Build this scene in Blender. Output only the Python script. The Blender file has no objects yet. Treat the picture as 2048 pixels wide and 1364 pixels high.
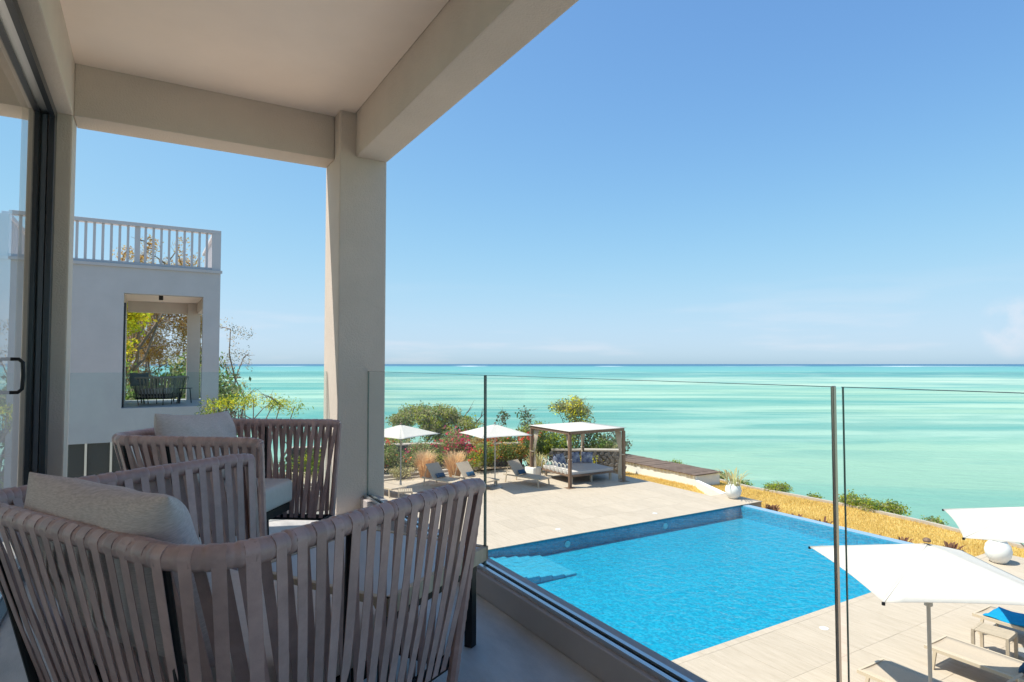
import bpy, bmesh, math, random
import numpy as np
from mathutils import Vector, Matrix
random.seed(7); RNG = np.random.default_rng(7)
S = bpy.context.scene
COL = S.collection
R = math.radians

# ------------------------------------------------------------------ camera, world, sun, exposure
EYE = 1.18                       # eye above the balcony floor (z = 0)
cam = bpy.data.cameras.new('camera'); camo = bpy.data.objects.new('camera', cam); COL.objects.link(camo)
cam.sensor_width = 36; cam.lens = 1223/2048*36; cam.clip_start = 0.05; cam.clip_end = 120000
camo.location = (0, 0, EYE); camo.rotation_euler = (R(90)+math.atan(46/1223), R(0.0), -math.atan(729/1223))
S.camera = camo
SUN_EL = 60; SUN = Vector((-.93, .37, 0)).normalized()*math.cos(R(SUN_EL)) + Vector((0, 0, math.sin(R(SUN_EL))))
w = bpy.data.worlds.new('World'); S.world = w; w.use_nodes = True
nt = w.node_tree; nt.nodes.clear()
sky = nt.nodes.new('ShaderNodeTexSky'); sky.sky_type = 'NISHITA'; sky.sun_disc = False
sky.sun_elevation = R(SUN_EL); sky.sun_rotation = math.atan2(SUN.x, SUN.y)
sky.air_density = .75; sky.dust_density = .9; sky.ozone_density = 4.0; sky.altitude = 0
bg = nt.nodes.new('ShaderNodeBackground'); bg.inputs[1].default_value = 0.12
out = nt.nodes.new('ShaderNodeOutputWorld')
# gentle shoulder: the tropical haze keeps the horizon from going over white
KX = 1/(.12*2**1.05)          # display units to sky units
def vm(op, a, b=None):
    n = nt.nodes.new('ShaderNodeVectorMath'); n.operation = op
    for i, v in enumerate((a, b)):
        if v is None: continue
        if isinstance(v, tuple): n.inputs[i].default_value = v
        else: nt.links.new(v, n.inputs[i])
    return n.outputs[0]
sk = vm('MULTIPLY', sky.outputs[0], (.75, 1.00, 1.19))
q = vm('DIVIDE', sk, (.62*KX, .74*KX, .88*KX)); q = vm('MULTIPLY', vm('MULTIPLY', q, q), q); q = vm('ADD', q, (1, 1, 1))
sx = nt.nodes.new('ShaderNodeSeparateXYZ'); cxz = nt.nodes.new('ShaderNodeCombineXYZ'); nt.links.new(q, sx.inputs[0])
for i in range(3):
    p_ = nt.nodes.new('ShaderNodeMath'); p_.operation = 'POWER'; p_.inputs[1].default_value = 1/3; nt.links.new(sx.outputs[i], p_.inputs[0]); nt.links.new(p_.outputs[0], cxz.inputs[i])
# thin haze wisps low over the sea all round, thicker in one small cloud bank to the south east
tcw = nt.nodes.new('ShaderNodeTexCoord'); mpw = nt.nodes.new('ShaderNodeMapping'); mpw.inputs['Scale'].default_value = (3.2, 3.2, 26); nt.links.new(tcw.outputs['Generated'], mpw.inputs[0])
nzw = nt.nodes.new('ShaderNodeTexNoise'); nzw.inputs['Scale'].default_value = 1.3; nzw.inputs['Detail'].default_value = 6; nt.links.new(mpw.outputs[0], nzw.inputs[0])
def mrw(src, a, b, c=0, d=1):
    n = nt.nodes.new('ShaderNodeMapRange'); n.interpolation_type = 'SMOOTHSTEP'; nt.links.new(src, n.inputs[0])
    for i, v in enumerate((a, b, c, d)): n.inputs[i+1].default_value = v
    return n.outputs[0]
spw = nt.nodes.new('ShaderNodeSeparateXYZ'); nt.links.new(tcw.outputs['Generated'], spw.inputs[0])
az = math.atan2(729, 1223)+math.atan2(1010, 1223); cd = Vector((math.sin(az), math.cos(az), .046)).normalized()
dv = nt.nodes.new('ShaderNodeVectorMath'); dv.operation = 'DOT_PRODUCT'; dv.inputs[1].default_value = cd; nt.links.new(tcw.outputs['Generated'], dv.inputs[0])
nz2 = nt.nodes.new('ShaderNodeTexNoise'); nz2.inputs['Scale'].default_value = 28; nz2.inputs['Detail'].default_value = 5; nt.links.new(tcw.outputs['Generated'], nz2.inputs[0])
def mw(op, a, b):
    n = nt.nodes.new('ShaderNodeMath'); n.operation = op
    for i, v in enumerate((a, b)):
        if isinstance(v, (int, float)): n.inputs[i].default_value = v
        else: nt.links.new(v, n.inputs[i])
    return n.outputs[0]
wisp = mw('MULTIPLY', mw('MULTIPLY', mrw(nzw.outputs[0], .50, .70), mrw(spw.outputs[2], .16, .01)), .28)
cloud = mw('MULTIPLY', mw('MULTIPLY', mrw(dv.outputs[1] if dv.outputs[1].enabled else dv.outputs['Value'], .9990, .9997), mrw(nz2.outputs[0], .36, .60)), .38)
mxw = nt.nodes.new('ShaderNodeMixRGB'); mxw.inputs[2].default_value = (.80*KX, .80*KX, .86*KX, 1)
nt.links.new(mw('MAXIMUM', wisp, cloud), mxw.inputs[0]); nt.links.new(vm('DIVIDE', sk, cxz.outputs[0]), mxw.inputs[1])
nt.links.new(mxw.outputs[0], bg.inputs[0]); nt.links.new(bg.outputs[0], out.inputs[0])
sl = bpy.data.lights.new('sun', 'SUN'); sl.energy = 2.9; sl.angle = R(.5); sl.color = (1, .93, .82)
so = bpy.data.objects.new('sun', sl); COL.objects.link(so); so.rotation_euler = SUN.to_track_quat('Z', 'Y').to_euler()
S.view_settings.view_transform = 'Standard'; S.view_settings.look = 'None'
S.view_settings.exposure = 1.2; S.view_settings.gamma = 1; S.view_settings.use_curve_mapping = False
S.cycles.max_bounces = 10; S.cycles.diffuse_bounces = 6; S.cycles.glossy_bounces = 4
S.cycles.transparent_max_bounces = 24; S.cycles.transmission_bounces = 8
S.cycles.caustics_reflective = False; S.cycles.caustics_refractive = False
S.cycles.sample_clamp_indirect = 6

# ------------------------------------------------------------------ helpers
def tag(o, label=None, cat=None, group=None, kind=None):
    if label: o['label'] = label
    if cat: o['category'] = cat
    if group: o['group'] = group
    if kind: o['kind'] = kind
    return o
def empty(name, loc=(0, 0, 0), rz=0, label=None, cat=None, group=None):
    o = bpy.data.objects.new(name, None); COL.objects.link(o); o.empty_display_size = .1
    o.location = loc; o.rotation_euler = (0, 0, rz)
    return tag(o, label, cat, group)
def link(name, me, parent=None, loc=None, rz=None):
    o = bpy.data.objects.new(name, me); COL.objects.link(o); o.parent = parent
    if loc is not None: o.location = loc
    if rz is not None: o.rotation_euler = (0, 0, rz) if not isinstance(rz, tuple) else rz
    return o
def kids(o): return [c for c in bpy.data.objects if c.parent == o]
def copy_tree(o, loc, rz, label=None, names=None):
    def rec(s, p):
        c = s.copy(); COL.objects.link(c); c.parent = p
        for ch in CH.get(s, []): rec(ch, c)
        return c
    CH = {}
    for q in bpy.data.objects:
        if q.parent: CH.setdefault(q.parent, []).append(q)
    r = rec(o, None); r.location = loc; r.rotation_euler = (0, 0, rz)
    if label: r['label'] = label
    return r

class MB:
    def __init__(s): s.v = []; s.f = []
    def add(s, vs, fs):
        n = len(s.v); s.v += [tuple(v) for v in vs]; s.f += [tuple(i+n for i in f) for f in fs]; return s
    def box(s, x0, y0, z0, x1, y1, z1):
        return s.add([(x0,y0,z0),(x1,y0,z0),(x1,y1,z0),(x0,y1,z0),(x0,y0,z1),(x1,y0,z1),(x1,y1,z1),(x0,y1,z1)],
                     [(0,3,2,1),(4,5,6,7),(0,1,5,4),(1,2,6,5),(2,3,7,6),(3,0,4,7)])
    def bar(s, a, b, w, h, up=(0,0,1)):
        a = Vector(a); b = Vector(b); d = (b-a).normalized(); u = Vector(up)
        r = d.cross(u)
        if r.length < 1e-4: r = d.cross(Vector((1,0,0)))
        r.normalize(); u = r.cross(d).normalized()
        r = r*w/2; u = u*h/2
        vs = [a-r-u, a+r-u, a+r+u, a-r+u, b-r-u, b+r-u, b+r+u, b-r+u]
        return s.add(vs, [(0,1,2,3),(4,7,6,5),(0,4,5,1),(1,5,6,2),(2,6,7,3),(3,7,4,0)])
    def tube(s, pts, rad, n=8, caps=True):
        pts = [Vector(p) for p in pts]; m = len(pts)
        if not hasattr(rad, '__len__'): rad = [rad]*m
        n0 = len(s.v); prev = None
        for i, p in enumerate(pts):
            t = (pts[min(i+1, m-1)]-pts[max(i-1, 0)]).normalized()
            if prev is None:
                x = t.cross(Vector((0,0,1)));
                if x.length < .05: x = t.cross(Vector((1,0,0)))
            else: x = prev - t*prev.dot(t)
            x.normalize(); prev = x; y = t.cross(x)
            for k in range(n):
                a = 2*math.pi*k/n
                s.v.append(tuple(p + (x*math.cos(a)+y*math.sin(a))*rad[i]))
        for i in range(m-1):
            for k in range(n):
                s.f.append((n0+i*n+k, n0+i*n+(k+1)%n, n0+(i+1)*n+(k+1)%n, n0+(i+1)*n+k))
        if caps:
            s.f.append(tuple(n0+k for k in range(n))[::-1]); s.f.append(tuple(n0+(m-1)*n+k for k in range(n)))
        return s
    def lathe(s, prof, c=(0,0,0), n=24):
        n0 = len(s.v)
        for r, z in prof:
            for k in range(n):
                a = 2*math.pi*k/n; s.v.append((c[0]+r*math.cos(a), c[1]+r*math.sin(a), c[2]+z))
        for i in range(len(prof)-1):
            for k in range(n):
                s.f.append((n0+i*n+k, n0+i*n+(k+1)%n, n0+(i+1)*n+(k+1)%n, n0+(i+1)*n+k))
        return s
    def prism(s, poly, z0, z1):
        n = len(poly); vs = [(x, y, z0) for x, y in poly]+[(x, y, z1) for x, y in poly]
        fs = [tuple(range(n))[::-1], tuple(range(n, 2*n))]+[(i, (i+1)%n, n+(i+1)%n, n+i) for i in range(n)]
        return s.add(vs, fs)
    def mesh(s, name, mat, smooth=False, bevel=0, seg=2, sub=0):
        me = bpy.data.meshes.new(name); me.from_pydata(s.v, [], s.f); me.update()
        if bevel:
            bm = bmesh.new(); bm.from_mesh(me)
            bmesh.ops.bevel(bm, geom=list(bm.edges), offset=bevel, segments=seg, profile=.6, affect='EDGES', clamp_overlap=True)
            bm.to_mesh(me); bm.free()
        if mat: me.materials.append(mat)
        if smooth:
            me.polygons.foreach_set('use_smooth', [True]*len(me.polygons))
            try: me.set_sharp_from_angle(angle=R(40))
            except Exception: pass
        return me
    def build(s, name, mat, parent=None, **k):
        return link(name, s.mesh(name, mat, **k), parent)

# ------------------------------------------------------------------ materials
def mat(name, col, rough=.8, spec=.3, metal=0, noise=0, nscale=8, bump=0, bscale=60, col2=None, stretch=(1,1,1), trans=0, island=0):
    m = bpy.data.materials.new(name); m.use_nodes = True; t = m.node_tree; N = t.nodes; L = t.links
    b = N['Principled BSDF']; b.inputs['Roughness'].default_value = rough
    b.inputs['Specular IOR Level'].default_value = spec; b.inputs['Metallic'].default_value = metal
    c = (*col, 1); b.inputs['Base Color'].default_value = c
    tc = N.new('ShaderNodeTexCoord'); mp = N.new('ShaderNodeMapping'); L.new(tc.outputs['Object'], mp.inputs[0]); mp.inputs['Scale'].default_value = stretch
    src = None
    if noise or col2:
        nz = N.new('ShaderNodeTexNoise'); nz.inputs['Scale'].default_value = nscale; nz.inputs['Detail'].default_value = 6; nz.inputs['Roughness'].default_value = .65
        L.new(mp.outputs[0], nz.inputs[0])
        cr = N.new('ShaderNodeValToRGB'); cr.color_ramp.elements[0].position = .32; cr.color_ramp.elements[1].position = .68
        if col2: a, d = col, col2
        else: a = tuple(x*(1-noise) for x in col); d = tuple(min(1, x*(1+noise)) for x in col)
        cr.color_ramp.elements[0].color = (*a, 1); cr.color_ramp.elements[1].color = (*d, 1)
        L.new(nz.outputs[0], cr.inputs[0]); src = cr.outputs[0]
    if island:
        g = N.new('ShaderNodeNewGeometry'); h = N.new('ShaderNodeHueSaturation')
        mr = N.new('ShaderNodeMapRange'); mr.inputs[3].default_value = 1-island; mr.inputs[4].default_value = 1+island
        L.new(g.outputs['Random Per Island'], mr.inputs[0]); L.new(mr.outputs[0], h.inputs['Value'])
        mr2 = N.new('ShaderNodeMapRange'); mr2.inputs[3].default_value = .5-island*.06; mr2.inputs[4].default_value = .5+island*.06
        L.new(g.outputs['Random Per Island'], mr2.inputs[0]); L.new(mr2.outputs[0], h.inputs['Hue'])
        if src: L.new(src, h.inputs['Color'])
        else: h.inputs['Color'].default_value = c
        src = h.outputs[0]
    if src: L.new(src, b.inputs['Base Color'])
    if bump:
        n2 = N.new('ShaderNodeTexNoise'); n2.inputs['Scale'].default_value = bscale; n2.inputs['Detail'].default_value = 4; L.new(mp.outputs[0], n2.inputs[0])
        bp = N.new('ShaderNodeBump'); bp.inputs['Strength'].default_value = bump; bp.inputs['Distance'].default_value = .02
        L.new(n2.outputs[0], bp.inputs['Height']); L.new(bp.outputs[0], b.inputs['Normal'])
    if trans:
        tr = N.new('ShaderNodeBsdfTranslucent'); mx = N.new('ShaderNodeMixShader'); mx.inputs[0].default_value = trans
        if src: L.new(src, tr.inputs[0])
        else: tr.inputs[0].default_value = c
        o = N['Material Output']; L.new(b.outputs[0], mx.inputs[1]); L.new(tr.outputs[0], mx.inputs[2]); L.new(mx.outputs[0], o.inputs[0])
    return m

M = {}
M['wall'] = mat('taupe_wall_paint', (.58,.51,.455), .9, .2, noise=.05, nscale=2, bump=.25, bscale=90)
M['ceil'] = mat('ceiling_paint', (.92,.81,.73), .95, .1, noise=.03, nscale=1.5)
M['nwall'] = mat('neighbour_render', (.41,.41,.43), .9, .2, noise=.05, nscale=1.3, bump=.2, bscale=60)
M['white'] = mat('white_paint', (.80,.79,.76), .8, .3, noise=.04, nscale=5)
M['balfloor'] = mat('balcony_tile', (.34,.335,.335), .45, .4, col2=(.50,.49,.485), nscale=5, stretch=(1.6,.5,1), bump=.15, bscale=160)
M['deck'] = mat('deck_tile', (.46,.38,.295), .75, .3, col2=(.55,.46,.37), nscale=3, stretch=(5,.6,1), bump=.1, bscale=80)
M['deckjoint'] = mat('deck_grout', (.46,.39,.32), .9, .1)
M['curb'] = mat('curb_paint', (.40,.365,.365), .8, .3, noise=.05, nscale=3)
M['alu'] = mat('aluminium', (.62,.64,.66), .35, .5, metal=.9)
M['dark'] = mat('dark_frame', (.018,.022,.03), .3, .5)
M['black'] = mat('black_rubber', (.01,.01,.012), .5, .3)
M['cushion'] = mat('cushion_fabric', (.56,.51,.48), .95, .1, noise=.04, nscale=30)
M['umb'] = mat('canopy_fabric', (.74,.70,.65), .85, .2, noise=.03, nscale=3, trans=.25, bump=.3, bscale=5)
M['pole'] = mat('pole_metal', (.42,.40,.37), .45, .5)
M['sling'] = mat('sling_mesh', (.50,.41,.32), .85, .2, noise=.05, nscale=40)
M['lframe'] = mat('lounger_frame', (.58,.48,.36), .5, .4)
M['teak'] = mat('weathered_teak', (.46,.38,.29), .8, .2, noise=.15, nscale=6, stretch=(8,1,1))
M['brown'] = mat('dark_timber', (.20,.125,.085), .65, .3, noise=.25, nscale=5, stretch=(6,6,.6))
M['plank'] = mat('jetty_plank', (.17,.12,.095), .8, .2, noise=.3, nscale=4, island=.0, stretch=(.6,6,1))
M['curtain'] = mat('curtain_cloth', (.72,.64,.53), .9, .1, trans=.35)
M['blue'] = mat('blue_cushion', (.035,.09,.17), .9, .1, noise=.2, nscale=12)
M['turq'] = mat('turquoise_towel', (.01,.28,.55), .9, .1, noise=.1, nscale=12)
M['pat'] = mat('patterned_cushion', (.03,.05,.16), .9, .1, col2=(.62,.64,.72), nscale=7)
M['stone'] = mat('rubble_stone', (.16,.15,.145), .9, .2, noise=.35, nscale=9, bump=.6, bscale=25)
M['cap'] = mat('wall_cap', (.46,.40,.34), .9, .2, noise=.1, nscale=6)
M['rock'] = mat('coral_rock', (.30,.27,.22), .95, .1, noise=.4, nscale=1.5, bump=.8, bscale=6)
M['bark'] = mat('bark', (.22,.17,.13), .9, .1, noise=.2, nscale=8)
M['twig'] = mat('dry_twig', (.26,.20,.16), .9, .1)
M['soil'] = mat('sandy_soil', (.46,.37,.27), .95, .1, noise=.2, nscale=3, bump=.3, bscale=20)
def leaf(name, c, isl=.35, tr=.5): M[name] = mat(name, tuple(min(.85, v*1.35) for v in c), .6, .3, trans=tr, island=isl)
leaf('leaf_olive', (.32,.30,.15)); leaf('leaf_green', (.15,.22,.05)); leaf('leaf_lime', (.34,.36,.03)); leaf('leaf_yellow', (.62,.52,.04))
leaf('leaf_dark', (.10,.13,.05)); leaf('leaf_brown', (.36,.24,.12)); leaf('leaf_orange', (.42,.24,.05)); leaf('petal_pink', (.72,.10,.17)); leaf('petal_red', (.65,.09,.05))
leaf('petal_pale', (.8,.45,.42)); leaf('straw', (.66,.45,.26), .25); leaf('spike', (.45,.40,.20)); leaf('agave', (.20,.10,.06)); leaf('leaf_grey', (.16,.17,.14))

def glass_mat(name, tint, refl=1.0):
    m = bpy.data.materials.new(name); m.use_nodes = True; t = m.node_tree; N = t.nodes; L = t.links; N.remove(N['Principled BSDF'])
    tr = N.new('ShaderNodeBsdfTransparent'); tr.inputs[0].default_value = (*tint, 1)
    gl = N.new('ShaderNodeBsdfGlossy'); gl.inputs['Roughness'].default_value = .0; gl.inputs[0].default_value = (refl,refl,refl,1)
    fr = N.new('ShaderNodeFresnel'); fr.inputs[0].default_value = 1.3
    # a closed slab is crossed twice: the fresnel of the geometry's own front side on both faces
    geo = N.new('ShaderNodeNewGeometry')
    mx = N.new('ShaderNodeMixShader'); sub = N.new('ShaderNodeMath'); sub.operation = 'SUBTRACT'; sub.inputs[0].default_value = 1
    mul = N.new('ShaderNodeMath'); mul.operation = 'MULTIPLY'
    L.new(geo.outputs['Backfacing'], sub.inputs[1]); L.new(fr.outputs[0], mul.inputs[0]); L.new(sub.outputs[0], mul.inputs[1])
    L.new(mul.outputs[0], mx.inputs[0]); L.new(tr.outputs[0], mx.inputs[1]); L.new(gl.outputs[0], mx.inputs[2])
    L.new(mx.outputs[0], N['Material Output'].inputs[0]); return m
M['glass'] = glass_mat('clear_glass', (.955,.98,.975))
M['endglass'] = glass_mat('tinted_glass', (.90,.955,.955))
M['glassedge'] = mat('glass_edge', (.09,.14,.12), .25, .6)
M['darkglass'] = mat('dark_glazing', (.03,.04,.045), .08, .6)

# rope strap: leathery outdoor strap with fine lengthwise ribs
def strap_mat():
    m = mat('mauve_strap', (.41,.28,.27), .40, .5, noise=.16, nscale=14, bump=.05, bscale=300)
    t = m.node_tree; N = t.nodes; L = t.links; b = N['Principled BSDF']
    # each strap a little different
    src = b.inputs['Base Color'].links[0].from_socket
    oi = N.new('ShaderNodeObjectInfo'); h = N.new('ShaderNodeHueSaturation'); mr = N.new('ShaderNodeMapRange')
    mr.inputs[3].default_value = .78; mr.inputs[4].default_value = 1.15
    L.new(oi.outputs['Random'], mr.inputs[0]); L.new(mr.outputs[0], h.inputs['Value']); L.new(src, h.inputs['Color']); L.new(h.outputs[0], b.inputs['Base Color'])
    return m
M['strap'] = strap_mat()
def weave_mat():
    m = mat('ribbed_fabric', (.47,.42,.39), .95, .1)
    t = m.node_tree; N = t.nodes; L = t.links; b = N['Principled BSDF']
    tc = N.new('ShaderNodeTexCoord'); wm = N.new('ShaderNodeMapping'); wm.inputs['Scale'].default_value = (40, 40, 420); L.new(tc.outputs['Object'], wm.inputs[0])
    wv = N.new('ShaderNodeTexNoise'); wv.inputs['Scale'].default_value = 1.6; wv.inputs['Detail'].default_value = 2; L.new(wm.outputs[0], wv.inputs[0])
    cr = N.new('ShaderNodeValToRGB'); cr.color_ramp.elements[0].color = (.48,.42,.41,1); cr.color_ramp.elements[1].color = (.61,.54,.53,1); cr.color_ramp.elements[0].position = .35; cr.color_ramp.elements[1].position = .65
    L.new(wv.outputs[0], cr.inputs[0]); 
    n2 = N.new('ShaderNodeTexNoise'); n2.inputs['Scale'].default_value = 4; L.new(tc.outputs['Object'], n2.inputs[0])
    bp = N.new('ShaderNodeBump'); bp.inputs['Strength'].default_value = .25; bp.inputs['Distance'].default_value = .003; L.new(wv.outputs[0], bp.inputs['Height'])
    b2 = N.new('ShaderNodeBump'); b2.inputs['Strength'].default_value = .5; b2.inputs['Distance'].default_value = .06; L.new(n2.outputs[0], b2.inputs['Height']); L.new(bp.outputs[0], b2.inputs['Normal'])
    L.new(cr.outputs[0], b.inputs['Base Color']); L.new(b2.outputs[0], b.inputs['Normal']); return m
M['weave'] = weave_mat()

# ------------------------------------------------------------------ sea
ZSEA = EYE-12.0
DECK = EYE-4.8
def sea_mat():
    m = bpy.data.materials.new('lagoon_water'); m.use_nodes = True; t = m.node_tree; N = t.nodes; L = t.links; b = N['Principled BSDF']
    geo = N.new('ShaderNodeNewGeometry'); 
    rot = N.new('ShaderNodeMapping'); rot.inputs['Rotation'].default_value = (0, 0, R(33)); L.new(geo.outputs['Position'], rot.inputs[0])
    sp = N.new('ShaderNodeSeparateXYZ'); L.new(rot.outputs[0], sp.inputs[0])   # y axis runs out to the reef, x along the shore
    # distance to shore, bent by slow noise
    n0 = N.new('ShaderNodeTexNoise'); n0.inputs['Scale'].default_value = .0016; n0.inputs['Detail'].default_value = 3; L.new(rot.outputs[0], n0.inputs[0])
    def math_(op, a, b_=None, c=None):
        x = N.new('ShaderNodeMath'); x.operation = op
        for i, v in enumerate((a, b_, c)):
            if v is None: continue
            if isinstance(v, (int, float)): x.inputs[i].default_value = v
            else: L.new(v, x.inputs[i])
        return x.outputs[0]
    lg = math_('LOGARITHM', math_('MAXIMUM', sp.outputs[1], 10.0), 10.0)
    lg = math_('ADD', lg, math_('MULTIPLY', math_('SUBTRACT', n0.outputs[0], .5), .16))
    ramp = N.new('ShaderNodeValToRGB'); e = ramp.color_ramp; e.interpolation = 'LINEAR'
    mr = N.new('ShaderNodeMapRange'); mr.inputs[1].default_value = 1.5; mr.inputs[2].default_value = 4.2; L.new(lg, mr.inputs[0]); L.new(mr.outputs[0], ramp.inputs[0])
    P = lambda d: (math.log10(d)-1.5)/2.7
    stops = [(35, (.27,.50,.42)), (60, (.30,.55,.46)), (90, (.36,.62,.51)), (125, (.26,.52,.47)), (150, (.36,.62,.51)), (250, (.40,.66,.54)), (330, (.30,.60,.52)), (370, (.47,.70,.60)), (520, (.48,.72,.63)), (590, (.16,.42,.44)), (820, (.07,.28,.33)), (950, (.16,.50,.52)), (2600, (.15,.44,.50)), (4200, (.06,.21,.36)), (9000, (.06,.18,.34))]
    while len(e.elements) < len(stops): e.elements.new(.5)
    for el, (d, c) in zip(e.elements, stops): el.position = P(d); el.color = (c[0]*.80, c[1]*.74, c[2]*.67, 1)
    # streaky seagrass beds, long along the shore
    def streak(scale, sx, sy, lo, hi, det=5, warp=.4):
        mp = N.new('ShaderNodeMapping'); mp.inputs['Scale'].default_value = (sx, sy, 1); L.new(rot.outputs[0], mp.inputs[0])
        n = N.new('ShaderNodeTexNoise'); n.inputs['Scale'].default_value = scale; n.inputs['Detail'].default_value = det; n.inputs['Distortion'].default_value = warp
        L.new(mp.outputs[0], n.inputs[0]); q = N.new('ShaderNodeMapRange'); q.interpolation_type = 'SMOOTHSTEP'; q.inputs[1].default_value = lo; q.inputs[2].default_value = hi; L.new(n.outputs[0], q.inputs[0]); return q.outputs[0]
    near = math_('LESS_THAN', sp.outputs[1], 1100.0)
    s1 = streak(.045, .22, 1.0, .47, .60, 6, .9); s2 = streak(.15, .14, 1.0, .49, .60, 7, .6); s3 = streak(.009, .5, 1, .42, .56)
    mx1 = N.new('ShaderNodeMixRGB'); mx1.inputs[2].default_value = (.10,.32,.28,1); L.new(ramp.outputs[0], mx1.inputs[1])
    L.new(math_('MULTIPLY', math_('MULTIPLY', math_('ADD', math_('MULTIPLY', s1, .5), math_('MULTIPLY', streak(.014, .35, 1.0, .44, .58, 5, .6), .60)), .85), near), mx1.inputs[0])
    mx2 = N.new('ShaderNodeMixRGB'); mx2.inputs[2].default_value = (.08,.27,.25,1); L.new(mx1.outputs[0], mx2.inputs[1])
    L.new(math_('MULTIPLY', math_('MULTIPLY', math_('MULTIPLY', s2, .60), s3), near), mx2.inputs[0])
    s4 = streak(.06, .2, 1.0, .50, .64, 6, .5); s5 = streak(.012, .5, 1.0, .46, .60, 4, .5)
    mx2b = N.new('ShaderNodeMixRGB'); mx2b.inputs[2].default_value = (.46,.60,.47,1); L.new(mx2.outputs[0], mx2b.inputs[1]); L.new(math_('MULTIPLY', math_('MULTIPLY', s4, .5), near), mx2b.inputs[0]); mx2 = mx2b
    # breakers on the reef
    fo = streak(.0032, 1.0, .22, .55, .62, 5, 0); inb = math_('MULTIPLY', math_('GREATER_THAN', sp.outputs[1], 2900.0), math_('LESS_THAN', sp.outputs[1], 3900.0))
    mx3 = N.new('ShaderNodeMixRGB'); mx3.inputs[2].default_value = (.75,.8,.82,1); L.new(mx2.outputs[0], mx3.inputs[1]); L.new(math_('MULTIPLY', fo, inb), mx3.inputs[0])
    L.new(mx3.outputs[0], b.inputs['Base Color'])
    b.inputs['Roughness'].default_value = .45; b.inputs['Specular IOR Level'].default_value = .18
    n3 = N.new('ShaderNodeTexNoise'); n3.inputs['Scale'].default_value = .9; n3.inputs['Detail'].default_value = 4
    mp3 = N.new('ShaderNodeMapping'); mp3.inputs['Scale'].default_value = (.35,1,1); L.new(rot.outputs[0], mp3.inputs[0]); L.new(mp3.outputs[0], n3.inputs[0])
    bp = N.new('ShaderNodeBump'); bp.inputs['Strength'].default_value = .8; bp.inputs['Distance'].default_value = .5; L.new(n3.outputs[0], bp.inputs['Height']); L.new(bp.outputs[0], b.inputs['Normal'])
    return m
sea = MB().add([(-60000,-60000,ZSEA),(60000,-60000,ZSEA),(60000,60000,ZSEA),(-60000,60000,ZSEA)], [(0,1,2,3)]).build('sea', sea_mat())
tag(sea, kind='structure')

# ------------------------------------------------------------------ ground: terrace soil, lawn, cliff
LZ = DECK-.42
edge = [(21.2,-30),(21.3,2),(21.7,7),(22.4,10.5),(22.6,13),(22.5,15),(22.3,17.5),(22.6,20),(22.2,23),(20.5,25.5),(17.5,26.5),(14,28),(11,29.5),(7,31),(3,33),(-4,40),(-30,44)]
poly = [(-30,-30)]+edge
def ground_slab():
    mb = MB(); n = len(poly)
    def clip(P, ax, v, keep):
        o = []
        for a, b in zip(P, P[1:]+P[:1]):
            ia = (a[ax] < v) == keep; ib = (b[ax] < v) == keep
            if ia: o.append(a)
            if ia != ib:
                t = (v-a[ax])/(b[ax]-a[ax]); o.append((a[0]+(b[0]-a[0])*t, a[1]+(b[1]-a[1])*t))
        return o
    A = clip(poly, 0, 3.0, True); Bq = clip(clip(poly, 0, 3.0, False), 1, 6.5, True); Cq = clip(clip(poly, 0, 3.0, False), 1, 15.0, False)
    Dq = clip(clip(clip(clip(poly, 0, 17.6, False), 1, 6.5, False), 1, 15.0, True), 0, 90, True)
    for q in (A, Bq, Cq, Dq): mb.add([(x, y, LZ-.1) for x, y in q], [tuple(range(len(q)))])
    # rough cliff face down to the sea
    rows = 7; random.seed(3); base = []
    fine = []
    for a, b in zip(edge[:-1], edge[1:]):
        k = max(1, int(math.dist(a, b)/1.0))
        for j in range(k): fine.append((a[0]+(b[0]-a[0])*j/k, a[1]+(b[1]-a[1])*j/k))
    fine.append(edge[-1])
    vs = []; fs = []
    for r in range(rows):
        for i, (x, y) in enumerate(fine):
            t = r/(rows-1); d = t*2.2+random.uniform(-.3, .3)*(r > 0)
            nx, ny = (1, .0) if y < 20 else (.5, .85)
            vs.append((x+nx*d, y+ny*d, LZ-.1-(LZ-.1-ZSEA+1)*t))
    m = len(fine)
    for r in range(rows-1):
        for i in range(m-1): fs.append((r*m+i, (r+1)*m+i, (r+1)*m+i+1, r*m+i+1))
    mb2 = MB().add(vs, fs)
    return mb, mb2
g1, g2 = ground_slab()
tag(g1.build('ground', M['soil']), kind='structure')
tag(g2.build('cliff_face', M['rock']), kind='structure')

# lawn sheet with its own relief + grass blades
M['lawn'] = mat('dry_lawn', (.56,.37,.12), .95, .1, col2=(.70,.51,.18), nscale=.5, bump=.5, bscale=50)
def lawn():
    xs = np.linspace(17.9, 22.4, 14); ys = np.linspace(-25, 23.5, 60)
    vs = []; fs = []
    for y in ys:
        xe = np.interp(y, [p[1] for p in edge[:9]], [p[0] for p in edge[:9]])-.12
        for k, t in enumerate(np.linspace(0, 1, 14)):
            x = 17.75+(xe-17.75)*t
            z = LZ + .0+ .05*math.sin(x*1.7+y*.6)*t*(1-t)*2 - .10*t
            if y > 15.5: z += .06*max(0, min(1, (y-15.5)/3))*(1-t*.4)
            vs.append((x, y, z))
    for j in range(len(ys)-1):
        for i in range(13): fs.append((j*14+i, j*14+i+1, (j+1)*14+i+1, (j+1)*14+i))
    return MB().add(vs, fs), vs
lm, lvs = lawn(); lo = lm.build('lawn', M['lawn'], smooth=True); tag(lo, kind='structure')
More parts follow.
